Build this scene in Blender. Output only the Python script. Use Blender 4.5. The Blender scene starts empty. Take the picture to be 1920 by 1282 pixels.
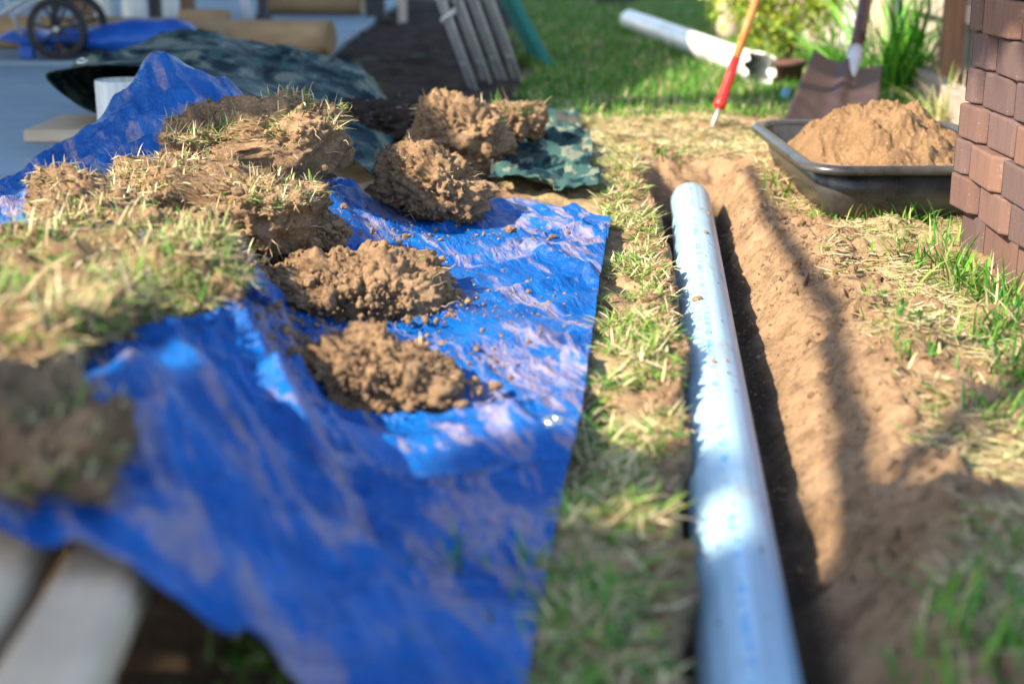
import bpy, bmesh, math, random
import numpy as np
from mathutils import Vector, Matrix, Euler

S = bpy.context.scene
COL = S.collection
rng = np.random.default_rng(7)
random.seed(7)
R = math.radians

# ------------------------------------------------------------------ camera
CAM_H, FPX = 0.70, 2666.7
PITCH = math.atan(792 / FPX)
cam = bpy.data.cameras.new('camera')
cam.lens, cam.sensor_width, cam.clip_start, cam.clip_end = 50, 36, 0.05, 2000
cam.dof.use_dof = True
cam.dof.focus_distance = 3.0
cam.dof.aperture_fstop = 2.3
camo = bpy.data.objects.new('camera', cam)
camo.location = (0, 0, CAM_H)
camo.rotation_euler = (math.pi / 2 - PITCH, 0, 0)
COL.objects.link(camo)
S.camera = camo

# ------------------------------------------------------------------ light
SUN_EL, SUN_H = R(38), Vector((0.88, 0.47)).normalized()      # light travels to the right and away
sd = Vector((SUN_H.x * math.cos(SUN_EL), SUN_H.y * math.cos(SUN_EL), -math.sin(SUN_EL)))
sun = bpy.data.lights.new('sun', 'SUN')
sun.energy, sun.angle, sun.color = 5.0, R(0.53), (1.0, 0.86, 0.66)
suno = bpy.data.objects.new('sun', sun)
suno.rotation_euler = sd.to_track_quat('-Z', 'Y').to_euler()
COL.objects.link(suno)
W = bpy.data.worlds.new('World')
S.world = W
W.use_nodes = True
sky = W.node_tree.nodes.new('ShaderNodeTexSky')
sky.sky_type = 'NISHITA'
sky.sun_disc = False
sky.sun_elevation = SUN_EL
sky.sun_rotation = math.atan2(-SUN_H.x, -SUN_H.y)
bg = W.node_tree.nodes['Background']
bg.inputs['Strength'].default_value = 0.15
W.node_tree.links.new(sky.outputs[0], bg.inputs[0])
S.view_settings.view_transform = 'Standard'
S.view_settings.look = 'None'
S.view_settings.gamma = 1
S.view_settings.use_curve_mapping = False
S.view_settings.exposure = 1.4
S.cycles.use_denoising = True
S.cycles.max_bounces = 6

# ------------------------------------------------------------------ helpers
def at(u, v, z=0.0):
    """point on the plane of height z seen at a place of the photograph"""
    a, b = (u - 960) / FPX, -(v - 641) / FPX
    d = (a, math.cos(PITCH) + b * math.sin(PITCH), -math.sin(PITCH) + b * math.cos(PITCH))
    t = (z - CAM_H) / d[2]
    return np.array((d[0] * t, d[1] * t, z))

def aty(u, v, y):
    a, b = (u - 960) / FPX, -(v - 641) / FPX
    d = (a, math.cos(PITCH) + b * math.sin(PITCH), -math.sin(PITCH) + b * math.cos(PITCH))
    t = y / d[1]
    return np.array((d[0] * t, y, CAM_H + d[2] * t))

def _hash(ix, iy, iz, s):
    h = (ix.astype(np.int64) * 374761393 + iy.astype(np.int64) * 668265263 + iz.astype(np.int64) * 2147483647 + s * 1274126177) & 0xffffffff
    h = ((h ^ (h >> 13)) * 1274126177) & 0xffffffff
    h = ((h ^ (h >> 16)) * 2246822519) & 0xffffffff
    return ((h ^ (h >> 15)) & 0xffffff) / float(0xffffff)

def vnoise(P, s=0):
    """smooth value noise, -1..1"""
    i = np.floor(P).astype(np.int64)
    f = P - i
    f = f * f * f * (f * (f * 6 - 15) + 10)
    out = 0
    for dx in (0, 1):
        for dy in (0, 1):
            for dz in (0, 1):
                w = (f[:, 0] if dx else 1 - f[:, 0]) * (f[:, 1] if dy else 1 - f[:, 1]) * (f[:, 2] if dz else 1 - f[:, 2])
                out = out + w * _hash(i[:, 0] + dx, i[:, 1] + dy, i[:, 2] + dz, s)
    return out * 2 - 1

def fbm(P, s=0, o=4, g=0.5):
    a, out, P = 1.0, 0, P.copy()
    for k in range(o):
        out = out + a * vnoise(P, s + k * 17)
        P = P * 2.03 + 3.1
        a *= g
    return out

def worley(P, s=0):
    """distance to the nearest cell point"""
    i = np.floor(P).astype(np.int64)
    best = np.full(len(P), 9.0)
    for dx in (-1, 0, 1):
        for dy in (-1, 0, 1):
            for dz in (-1, 0, 1):
                c = i + np.array((dx, dy, dz))
                q = np.stack([c[:, k] + _hash(c[:, 0], c[:, 1], c[:, 2], s + 5 + k) for k in range(3)], 1)
                best = np.minimum(best, ((P - q) ** 2).sum(1))
    return np.sqrt(best)

def ridge(P, s):
    return 1 - np.abs(vnoise(P, s))

def xyz(x, y, z=0.0):
    return np.stack([x, y, np.full_like(x, z) if np.isscalar(z) else z], 1)

def sstep(a, b, x):
    t = np.clip((x - a) / (b - a), 0, 1)
    return t * t * (3 - 2 * t)

def npmesh(name, V, F, mat, parent=None, smooth=True, col=None):
    """one mesh object from numpy arrays, every face with the same corner count"""
    V = np.asarray(V, np.float32).reshape(-1, 3)
    F = np.asarray(F, np.int32)
    me = bpy.data.meshes.new(name)
    k = F.shape[1]
    me.vertices.add(len(V))
    me.vertices.foreach_set('co', V.ravel())
    me.loops.add(F.size)
    me.loops.foreach_set('vertex_index', F.ravel())
    me.polygons.add(len(F))
    me.polygons.foreach_set('loop_start', np.arange(len(F), dtype=np.int32) * k)
    me.polygons.foreach_set('loop_total', np.full(len(F), k, np.int32))
    me.polygons.foreach_set('use_smooth', np.full(len(F), smooth, bool))
    if col is not None:
        at_ = me.attributes.new('col', 'FLOAT_COLOR', 'POINT')
        c4 = np.ones((len(V), 4), np.float32)
        c4[:, :3] = col
        at_.data.foreach_set('color', c4.ravel())
    me.update(calc_edges=True)
    me.materials.append(mat)
    return link(name, me, parent)

def link(name, me, parent=None):
    o = bpy.data.objects.new(name, me)
    COL.objects.link(o)
    if parent is not None:
        o.parent = parent
    return o

def grid_faces(nu, nv, wrap=False):
    i = np.arange(nu - 1)[:, None]
    j = np.arange(nv if wrap else nv - 1)[None, :]
    j2 = (j + 1) % nv
    return np.stack([i * nv + j, (i + 1) * nv + j, (i + 1) * nv + j2, i * nv + j2], -1).reshape(-1, 4)

def bmobj(name, bm, mat, parent=None, smooth=False):
    me = bpy.data.meshes.new(name)
    bm.normal_update()
    bm.to_mesh(me)
    bm.free()
    me.materials.append(mat)
    if smooth:
        for p in me.polygons:
            p.use_smooth = True
    return link(name, me, parent)

def tag(o, label, cat, group=None):
    o['label'] = label
    o['category'] = cat
    if group:
        o['group'] = group
    return o

def kind(o, k):
    o['kind'] = k
    return o

def thing(name, label, cat, loc=(0, 0, 0), rotz=0, group=None):
    o = bpy.data.objects.new(name, None)
    COL.objects.link(o)
    o.location = loc
    o.rotation_euler = (0, 0, rotz)
    o.empty_display_size = 0.05
    return tag(o, label, cat, group)

def box_bm(sx, sy, sz, bevel=0.0, seg=2, loc=(0, 0, 0), bm=None):
    b = bmesh.new()
    bmesh.ops.create_cube(b, size=1)
    for v in b.verts:
        v.co = Vector((v.co.x * sx, v.co.y * sy, v.co.z * sz))
    if bevel:
        bmesh.ops.bevel(b, geom=b.edges[:], offset=bevel, segments=seg, profile=0.6, affect='EDGES')
    for v in b.verts:
        v.co += Vector(loc)
    return b

def tube(pts, rad, n=10, cap=True):
    """verts and quads of a round bar along a polyline; rad may vary"""
    pts = [Vector(p) for p in pts]
    rad = [rad] * len(pts) if np.isscalar(rad) else list(rad)
    V, F = [], []
    up = Vector((0, 0, 1))
    for i, p in enumerate(pts):
        t = (pts[min(i + 1, len(pts) - 1)] - pts[max(i - 1, 0)]).normalized()
        a = t.cross(up if abs(t.z) < 0.9 else Vector((1, 0, 0))).normalized()
        b = t.cross(a)
        for k in range(n):
            w = 2 * math.pi * k / n
            V.append(p + (a * math.cos(w) + b * math.sin(w)) * rad[i])
    F = [list(f) for f in grid_faces(len(pts), n, True)]
    if cap:
        for r0 in (0, (len(pts) - 1) * n):
            c = len(V)
            V.append(pts[0] if r0 == 0 else pts[-1])
            for k in range(n):
                F.append([r0 + k, r0 + (k + 1) % n, c])
    return V, F

def pyobj(name, V, F, mat, parent=None, smooth=True):
    me = bpy.data.meshes.new(name)
    me.from_pydata([tuple(v) for v in V], [], [tuple(int(i) for i in f) for f in F])
    me.update()
    b = bmesh.new()
    b.from_mesh(me)
    bmesh.ops.recalc_face_normals(b, faces=b.faces[:])
    b.to_mesh(me)
    b.free()
    me.materials.append(mat)
    if smooth:
        for p in me.polygons:
            p.use_smooth = len(p.vertices) == 4
    return link(name, me, parent)

def tube_obj(name, pts, rad, mat, parent=None, n=10):
    V, F = tube(pts, rad, n)
    return pyobj(name, V, F, mat, parent)

def lathe(profile, n=48):
    V, F = [], []
    for (r, z) in profile:
        for k in range(n):
            a = 2 * math.pi * k / n
            V.append((r * math.cos(a), r * math.sin(a), z))
    return V, grid_faces(len(profile), n, True)

def catmull(P, m):
    """m points along a smooth curve through P"""
    P = np.asarray(P, float)
    Q = np.vstack([2 * P[0] - P[1], P, 2 * P[-1] - P[-2]])
    t = np.linspace(0, len(P) - 1, m)
    i = np.clip(t.astype(int), 0, len(P) - 2)
    f = (t - i)[:, None]
    a, b, c, d = Q[i], Q[i + 1], Q[i + 2], Q[i + 3]
    return 0.5 * (2 * b + (c - a) * f + (2 * a - 5 * b + 4 * c - d) * f ** 2 + (3 * b - a - 3 * c + d) * f ** 3)

# ------------------------------------------------------------------ materials
def mat(name, base=(0.5, 0.5, 0.5), rough=0.6, metal=0.0, spec=0.5):
    m = bpy.data.materials.new(name)
    m.use_nodes = True
    b = m.node_tree.nodes['Principled BSDF']
    b.inputs['Base Color'].default_value = (*base, 1)
    b.inputs['Roughness'].default_value = rough
    b.inputs['Metallic'].default_value = metal
    b.inputs['Specular IOR Level'].default_value = spec
    return m

class N:
    """small node-tree builder"""
    def __init__(s, m):
        s.t = m.node_tree
        s.b = s.t.nodes['Principled BSDF']
        s.co = s.t.nodes.new('ShaderNodeTexCoord').outputs['Object']
    def new(s, typ, **kw):
        n = s.t.nodes.new(typ)
        for k, v in kw.items():
            setattr(n, k, v)
        return n
    def ln(s, a, b):
        s.t.links.new(a, b)
    def scaled(s, sc, rot=(0, 0, 0)):
        n = s.new('ShaderNodeMapping')
        n.inputs['Scale'].default_value = sc
        n.inputs['Rotation'].default_value = rot
        s.ln(s.co, n.inputs[0])
        return n.outputs[0]
    def turned(s, ang, sc):
        v = s.new('ShaderNodeVectorRotate', rotation_type='Z_AXIS')
        v.inputs['Angle'].default_value = ang
        s.ln(s.co, v.inputs['Vector'])
        n = s.new('ShaderNodeMapping')
        n.inputs['Scale'].default_value = sc
        s.ln(v.outputs[0], n.inputs[0])
        return n.outputs[0]
    def noise(s, scale, det=4, rough=0.55, co=None, dist=0.0):
        n = s.new('ShaderNodeTexNoise')
        n.inputs['Scale'].default_value = scale
        n.inputs['Detail'].default_value = det
        n.inputs['Roughness'].default_value = rough
        n.inputs['Distortion'].default_value = dist
        s.ln(co or s.co, n.inputs['Vector'])
        return n.outputs['Fac']
    def ramp(s, fac, stops):
        n = s.new('ShaderNodeValToRGB')
        e = n.color_ramp.elements
        while len(e) < len(stops):
            e.new(0.5)
        for i, (p, c) in enumerate(stops):
            e[i].position = p
            e[i].color = (*c, 1) if len(c) == 3 else c
        s.ln(fac, n.inputs[0])
        return n.outputs[0]
    def mix(s, fac, a, b):
        n = s.new('ShaderNodeMix', data_type='RGBA')
        if isinstance(fac, float):
            n.inputs[0].default_value = fac
        else:
            s.ln(fac, n.inputs[0])
        for k, c in ((6, a), (7, b)):
            if isinstance(c, tuple):
                n.inputs[k].default_value = (*c, 1)
            else:
                s.ln(c, n.inputs[k])
        return n.outputs[2]
    def math(s, op, a, b=0.5):
        n = s.new('ShaderNodeMath', operation=op)
        for k, c in ((0, a), (1, b)):
            if isinstance(c, (int, float)):
                n.inputs[k].default_value = c
            else:
                s.ln(c, n.inputs[k])
        return n.outputs[0]
    def bump(s, h, strength=0.5, dist=0.01, prev=None):
        n = s.new('ShaderNodeBump')
        n.inputs['Strength'].default_value = strength
        n.inputs['Distance'].default_value = dist
        s.ln(h, n.inputs['Height'])
        if prev is not None:
            s.ln(prev, n.inputs['Normal'])
        s.ln(n.outputs[0], s.b.inputs['Normal'])
        return n.outputs[0]
    def color(s, c):
        s.ln(c, s.b.inputs['Base Color'])
    def rough(s, c):
        s.ln(c, s.b.inputs['Roughness'])

def soil_mat(name, dark, mid, light, sc=1.0):
    m = mat(name, mid, 0.95, 0, 0.15)
    n = N(m)
    a = n.noise(9 * sc, 6, 0.65)
    c = n.ramp(a, [(0.28, dark), (0.5, mid), (0.72, light)])
    g = n.noise(160 * sc, 4, 0.7)
    c = n.mix(n.ramp(g, [(0.5, (0, 0, 0)), (0.78, (1, 1, 1))]), c, tuple(min(1, x * 1.5) for x in light))
    n.color(c)
    p = n.bump(n.noise(70 * sc, 7, 0.75), 0.9, 0.012)
    n.bump(n.noise(420 * sc, 3, 0.7), 0.6, 0.002, p)
    return m

M = {}
M['soil'] = soil_mat('dry_soil', (0.12, 0.074, 0.042), (0.27, 0.172, 0.098), (0.38, 0.255, 0.15))
M['sand'] = soil_mat('sandy_soil', (0.13, 0.078, 0.04), (0.235, 0.142, 0.073), (0.30, 0.19, 0.10))
M['bed'] = soil_mat('dark_garden_soil', (0.018, 0.014, 0.012), (0.045, 0.034, 0.028), (0.085, 0.065, 0.052))

def ground_material():
    m = mat('ground_soil', (0.3, 0.2, 0.11), 0.95, 0, 0.15)
    n = N(m)
    a = n.noise(11, 8, 0.72)
    dry = n.ramp(a, [(0.3, (0.21, 0.13, 0.072)), (0.5, (0.385, 0.25, 0.145)), (0.7, (0.48, 0.335, 0.205))])
    blot = n.ramp(n.noise(34, 6, 0.75), [(0.33, (0.75, 0.75, 0.75)), (0.5, (0, 0, 0))])
    dry = n.mix(blot, dry, (0.12, 0.075, 0.044))
    damp_and_shade = n.ramp(a, [(0.3, (0.055, 0.036, 0.024)), (0.7, (0.13, 0.085, 0.055))])  # moist trench floor, also the painted shade under the tarpaulin edge
    att = n.new('ShaderNodeAttribute', attribute_name='col').outputs['Color']
    sep = n.new('ShaderNodeSeparateColor')
    n.ln(att, sep.inputs[0])
    c = n.mix(sep.outputs[0], dry, damp_and_shade)
    turf = n.ramp(n.noise(14, 6, 0.7), [(0.3, (0.035, 0.055, 0.016)), (0.5, (0.09, 0.10, 0.035)), (0.7, (0.20, 0.16, 0.075))])
    c = n.mix(sep.outputs[1], c, turf)
    thatch = n.ramp(n.noise(40, 6, 0.75), [(0.3, (0.24, 0.18, 0.085)), (0.5, (0.45, 0.365, 0.19)), (0.7, (0.60, 0.51, 0.30))])
    c = n.mix(sep.outputs[2], c, thatch)
    g = n.noise(170, 3, 0.7)
    c = n.mix(n.ramp(g, [(0.56, (0, 0, 0)), (0.8, (0.6, 0.6, 0.6))]), c, (0.46, 0.33, 0.2))
    n.color(c)
    p = n.bump(n.noise(28, 7, 0.72), 0.9, 0.016)
    n.bump(n.noise(150, 5, 0.75), 0.9, 0.007, p)
    return m
M['ground'] = ground_material()

def blade_material(name, trans=0.35):
    m = mat(name, (0.1, 0.2, 0.04), 0.55, 0, 0.35)
    n = N(m)
    c = n.new('ShaderNodeAttribute', attribute_name='col').outputs['Color']
    n.color(c)
    tr = n.new('ShaderNodeBsdfTranslucent')
    n.ln(c, tr.inputs[0])
    mx = n.new('ShaderNodeMixShader')
    mx.inputs[0].default_value = trans
    n.ln(n.b.outputs[0], mx.inputs[1])
    n.ln(tr.outputs[0], mx.inputs[2])
    n.ln(mx.outputs[0], n.t.nodes['Material Output'].inputs[0])
    return m
M['blade'] = blade_material('grass_blade', 0.25)
M['leaf'] = blade_material('leaf', 0.45)

def tarp_material():
    m = mat('blue_tarpaulin', (0.006, 0.07, 0.5), 0.32, 0, 0.28)
    n = N(m)
    tone = n.ramp(n.noise(5, 4, 0.6), [(0.3, (0.0, 0.06, 0.27)), (0.7, (0.0, 0.118, 0.44))])
    # dried mud smeared along the folds, in long streaks and as specks
    st = n.noise(1.0, 4, 0.55, n.turned(-0.45, (17, 4.2, 5)), 0.5)
    big = n.noise(3.0, 3, 0.5)
    f = n.math('ADD', n.math('MULTIPLY', st, 0.8), n.math('MULTIPLY', big, 0.35))
    smear = n.ramp(f, [(0.60, (0, 0, 0)), (0.63, (0.6, 0.6, 0.6)), (0.72, (0.75, 0.75, 0.75))])
    fine = n.noise(1.0, 5, 0.8, n.turned(-0.45, (85, 24, 60)))
    breakup = n.ramp(fine, [(0.38, (0.10, 0.10, 0.10)), (0.58, (1, 1, 1))])
    d1 = n.math('MULTIPLY', smear, breakup)
    speck = n.ramp(n.noise(1.0, 4, 0.75, n.turned(-0.45, (260, 120, 150))), [(0.60, (0, 0, 0)), (0.67, (0.9, 0.9, 0.9))])
    zone = n.ramp(n.noise(3.4, 4, 0.6), [(0.46, (0.0, 0.0, 0.0)), (0.6, (1, 1, 1))])
    d2 = n.math('MULTIPLY', speck, zone)
    d = n.math('MAXIMUM', d1, d2)
    n.color(n.mix(d, tone, (0.36, 0.27, 0.27)))
    n.rough(n.math('ADD', n.math('MULTIPLY', d, 0.4), 0.3))
    # woven tape and creased film
    wx = n.new('ShaderNodeTexWave', bands_direction='X')
    wx.inputs['Scale'].default_value = 130
    wx.inputs['Distortion'].default_value = 0.6
    n.ln(n.co, wx.inputs[0])
    wy = n.new('ShaderNodeTexWave', bands_direction='Y')
    wy.inputs['Scale'].default_value = 130
    n.ln(n.co, wy.inputs[0])
    p = n.bump(n.math('MULTIPLY', wx.outputs[1], wy.outputs[1]), 0.18, 0.001)
    p = n.bump(n.noise(30, 6, 0.7, None, 1.2), 0.8, 0.008, p)
    n.bump(n.noise(1.0, 4, 0.6, n.turned(-0.5, (55, 13, 30)), 0.7), 0.9, 0.011, p)
    return m
M['tarp'] = tarp_material()

def camo_material():
    m = mat('camouflage_sheet', (0.1, 0.13, 0.1), 0.5, 0, 0.12)
    n = N(m)
    a = n.noise(9, 2, 0.4, None, 1.2)
    b = n.noise(13, 2, 0.4, n.scaled((1, 1.3, 1), (0.3, 0.7, 1.9)), 1.0)
    c = n.ramp(a, [(0.0, (0.006, 0.022, 0.028)), (0.46, (0.006, 0.022, 0.028)), (0.48, (0.035, 0.085, 0.078)), (0.58, (0.035, 0.085, 0.078)), (0.60, (0.15, 0.175, 0.13))])
    k = n.ramp(b, [(0.60, (0, 0, 0)), (0.62, (1, 1, 1))])
    c = n.mix(k, c, (0.045, 0.05, 0.045))
    dust = n.ramp(n.noise(22, 5, 0.7), [(0.6, (0, 0, 0)), (0.8, (0.3, 0.3, 0.3))])
    n.color(n.mix(dust, c, (0.16, 0.16, 0.12)))
    p = n.bump(n.noise(16, 5, 0.65, None, 0.9), 0.7, 0.014)
    n.bump(n.noise(120, 3, 0.6), 0.3, 0.002, p)
    return m
M['camo'] = camo_material()

def pvc_material(name, base, axis_marks=False):
    m = mat(name, base, 0.28, 0, 0.5)
    n = N(m)
    long = n.noise(1.0, 4, 0.6, n.scaled((60, 60, 1.2)))
    c = n.ramp(long, [(0.32, tuple(x * 0.74 for x in base)), (0.5, base), (0.68, tuple(min(1, x * 1.18) for x in base))])
    dirt = n.noise(7, 6, 0.72, n.scaled((1, 1, 0.6)))
    c = n.mix(n.ramp(dirt, [(0.53, (0, 0, 0)), (0.66, (0.5, 0.5, 0.5)), (0.8, (0.8, 0.8, 0.8))]), c, (0.27, 0.20, 0.14))
    sp = n.noise(60, 3, 0.6)
    c = n.mix(n.ramp(sp, [(0.70, (0, 0, 0)), (0.75, (0.8, 0.8, 0.8))]), c, (0.12, 0.085, 0.06))
    if axis_marks:
        # faded blue line of factory print along the crown of the pipe
        s = n.new('ShaderNodeSeparateXYZ')
        n.ln(n.co, s.inputs[0])
        band = n.math('LESS_THAN', n.math('ABSOLUTE', n.math('SUBTRACT', s.outputs[0], 0.004)), 0.0055)
        topside = n.math('GREATER_THAN', s.outputs[1], 0.0)
        dash = n.ramp(n.noise(1.0, 2, 0.5, n.scaled((60, 1, 55))), [(0.5, (0, 0, 0)), (0.56, (0.75, 0.75, 0.75))])
        blocks = n.ramp(n.noise(1.0, 1, 0.5, n.scaled((0.1, 0.1, 4.5))), [(0.40, (0, 0, 0)), (0.46, (1, 1, 1))])
        k = n.math('MULTIPLY', n.math('MULTIPLY', band, topside), n.math('MULTIPLY', dash, blocks))
        c = n.mix(k, c, (0.03, 0.28, 0.62))
    n.color(c)
    n.rough(n.math('ADD', n.math('MULTIPLY', dirt, 0.35), 0.16))
    n.bump(n.noise(40, 4, 0.6), 0.08, 0.002)
    return m
M['pvc'] = pvc_material('grey_pvc', (0.31, 0.49, 0.62), True)
M['pvc_white'] = pvc_material('white_pvc', (0.74, 0.75, 0.72))

def wood_material(name, a, b, scale=(2, 26, 26), rough=0.75):
    m = mat(name, a, rough, 0, 0.25)
    n = N(m)
    g = n.noise(1.0, 6, 0.65, n.scaled(scale), 0.4)
    c = n.ramp(g, [(0.3, a), (0.7, b)])
    k = n.noise(5, 4, 0.6)
    n.color(n.mix(n.ramp(k, [(0.5, (0, 0, 0)), (0.8, (0.5, 0.5, 0.5))]), c, tuple(x * 0.5 for x in a)))
    n.bump(g, 0.4, 0.004)
    return m
M['pine'] = wood_material('pine_log', (0.30, 0.19, 0.10), (0.46, 0.31, 0.17))
M['plank'] = wood_material('weathered_plank', (0.46, 0.36, 0.25), (0.64, 0.52, 0.38), (26, 2, 26))
M['grey_wood'] = wood_material('grey_fence_timber', (0.33, 0.28, 0.23), (0.56, 0.50, 0.43), (26, 26, 2))
M['pale_wood'] = wood_material('pale_post_timber', (0.42, 0.35, 0.26), (0.58, 0.50, 0.39), (20, 20, 2))
M['brown_wood'] = wood_material('brown_post_timber', (0.16, 0.085, 0.05), (0.28, 0.16, 0.095), (20, 20, 2))
M['sleeper'] = wood_material('weathered_sleeper', (0.22, 0.19, 0.16), (0.42, 0.37, 0.31), (26, 3, 26))

def concrete_material():
    m = mat('concrete', (0.42, 0.45, 0.47), 0.8, 0, 0.3)
    n = N(m)
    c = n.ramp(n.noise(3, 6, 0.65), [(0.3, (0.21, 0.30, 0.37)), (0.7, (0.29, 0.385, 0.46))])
    st = n.noise(1.0, 5, 0.65, n.scaled((2.0, 9, 1)))
    c = n.mix(n.ramp(st, [(0.58, (0, 0, 0)), (0.75, (0.5, 0.5, 0.5))]), c, (0.22, 0.21, 0.2))
    n.color(c)
    n.bump(n.noise(120, 5, 0.6), 0.3, 0.003)
    return m
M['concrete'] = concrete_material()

def brick_material():
    m = mat('red_brown_brick', (0.3, 0.14, 0.09), 0.85, 0, 0.25)
    n = N(m)
    info = n.new('ShaderNodeObjectInfo')
    per = n.ramp(info.outputs['Random'], [(0.0, (0.125, 0.072, 0.06)), (0.35, (0.18, 0.10, 0.074)), (0.7, (0.13, 0.083, 0.076)), (1.0, (0.09, 0.06, 0.06))])
    drag = n.noise(1.0, 5, 0.6, n.scaled((55, 55, 6)))
    c = n.mix(n.ramp(drag, [(0.42, (0, 0, 0)), (0.7, (0.6, 0.6, 0.6))]), per, (0.085, 0.055, 0.055))
    wh = n.noise(16, 6, 0.75)
    c = n.mix(n.ramp(wh, [(0.60, (0, 0, 0)), (0.78, (0.5, 0.5, 0.5))]), c, (0.52, 0.42, 0.36))
    sp = n.noise(260, 2, 0.6)
    c = n.mix(n.ramp(sp, [(0.68, (0, 0, 0)), (0.76, (0.7, 0.7, 0.7))]), c, (0.6, 0.48, 0.36))
    n.color(c)
    p = n.bump(n.noise(45, 5, 0.65), 0.35, 0.004)
    n.bump(n.noise(300, 3, 0.7), 0.35, 0.0015, p)
    return m
M['brick'] = brick_material()

def noisy(name, a, b, rough=0.5, scale=12, metal=0.0, bump=0.2, spec=0.5):
    m = mat(name, a, rough, metal, spec)
    n = N(m)
    f = n.noise(scale, 5, 0.65)
    n.color(n.ramp(f, [(0.35, a), (0.7, b)]))
    n.rough(n.math('ADD', n.math('MULTIPLY', f, 0.3), rough - 0.15))
    n.bump(n.noise(scale * 5, 4, 0.6), bump, 0.003)
    return m
M['black_plastic'] = noisy('scuffed_black_plastic', (0.018, 0.018, 0.018), (0.07, 0.066, 0.06), 0.30, 9, 0, 0.15)
M['rubber'] = noisy('black_rubber', (0.01, 0.01, 0.011), (0.025, 0.025, 0.027), 0.65, 20)
M['dark_metal'] = noisy('dark_painted_metal', (0.018, 0.02, 0.026), (0.04, 0.042, 0.05), 0.5, 8)
M['galv'] = noisy('galvanised_steel', (0.40, 0.42, 0.45), (0.58, 0.60, 0.62), 0.5, 14, 0.15)
M['steel'] = noisy('worn_steel', (0.45, 0.45, 0.45), (0.62, 0.6, 0.57), 0.35, 30, 0.8)
M['rust'] = noisy('rusty_shovel_steel', (0.045, 0.028, 0.03), (0.10, 0.06, 0.055), 0.5, 14, 0.3)
M['red'] = noisy('red_plastic_grip', (0.50, 0.012, 0.010), (0.60, 0.03, 0.02), 0.4, 20)
M['varnish'] = wood_material('varnished_handle', (0.34, 0.13, 0.035), (0.50, 0.23, 0.07), (30, 30, 3), 0.35)
M['brown_handle'] = noisy('brown_lacquered_handle', (0.05, 0.018, 0.012), (0.085, 0.03, 0.02), 0.3, 10)
M['teal'] = noisy('teal_painted_board', (0.004, 0.15, 0.145), (0.01, 0.22, 0.21), 0.5, 9)
M['blue_sheet'] = noisy('blue_plastic_sheet', (0.004, 0.06, 0.36), (0.008, 0.12, 0.5), 0.35, 6)
M['terracotta'] = noisy('terracotta', (0.07, 0.03, 0.022), (0.12, 0.06, 0.045), 0.8, 14)
M['blue_glaze'] = noisy('blue_glaze', (0.03, 0.22, 0.42), (0.2, 0.45, 0.6), 0.3, 30)
M['bark'] = noisy('bark', (0.08, 0.05, 0.035), (0.17, 0.115, 0.08), 0.9, 18)
M['brass'] = noisy('eyelet_metal', (0.55, 0.55, 0.52), (0.7, 0.69, 0.65), 0.3, 40, 0.9)
M['roofing'] = noisy('grey_roof_sheet', (0.30, 0.31, 0.32), (0.38, 0.39, 0.4), 0.6, 4)
M['root'] = noisy('dry_root', (0.30, 0.21, 0.13), (0.48, 0.36, 0.23), 0.8, 40)

# ------------------------------------------------------------------ terrain with the trench
def pipe_x(y):
    return 0.245 + (y - 1.3) * 0.097
PIPE_R, PIPE_Z, PIPE_Y0, PIPE_Y1 = 0.055, -0.060, 0.35, 3.93
LE = np.array([(-1, -0.03), (0.6, 0.09), (1.2, 0.152), (1.8, 0.224), (2.36, 0.292), (3.07, 0.345), (3.6, 0.362), (4.3, 0.372), (5.2, 0.38)])
RE = np.array([(-1, 0.30), (0.6, 0.36), (1.2, 0.43), (1.56, 0.50), (2.13, 0.61), (2.65, 0.685), (3.29, 0.635), (3.93, 0.67), (4.4, 0.69), (5.2, 0.70)])

def trench_edges(y):
    P = xyz(np.zeros_like(y), y * 7.0)
    Q = xyz(np.ones_like(y) * 5, y * 26.0)
    wob = 0.012 * vnoise(P, 3) + 0.009 * vnoise(Q, 4)
    wob2 = 0.03 * vnoise(P + 31, 5) + 0.012 * vnoise(Q + 9, 6)
    return np.interp(y, LE[:, 0], LE[:, 1]) + wob, np.interp(y, RE[:, 0], RE[:, 1]) + wob2

def tarp_side_x(y):
    return np.interp(y, [1.0, 1.21, 1.53, 1.86, 2.45, 2.98, 3.28], [-0.01, 0.012, 0.055, 0.09, 0.148, 0.205, 0.234])

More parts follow.
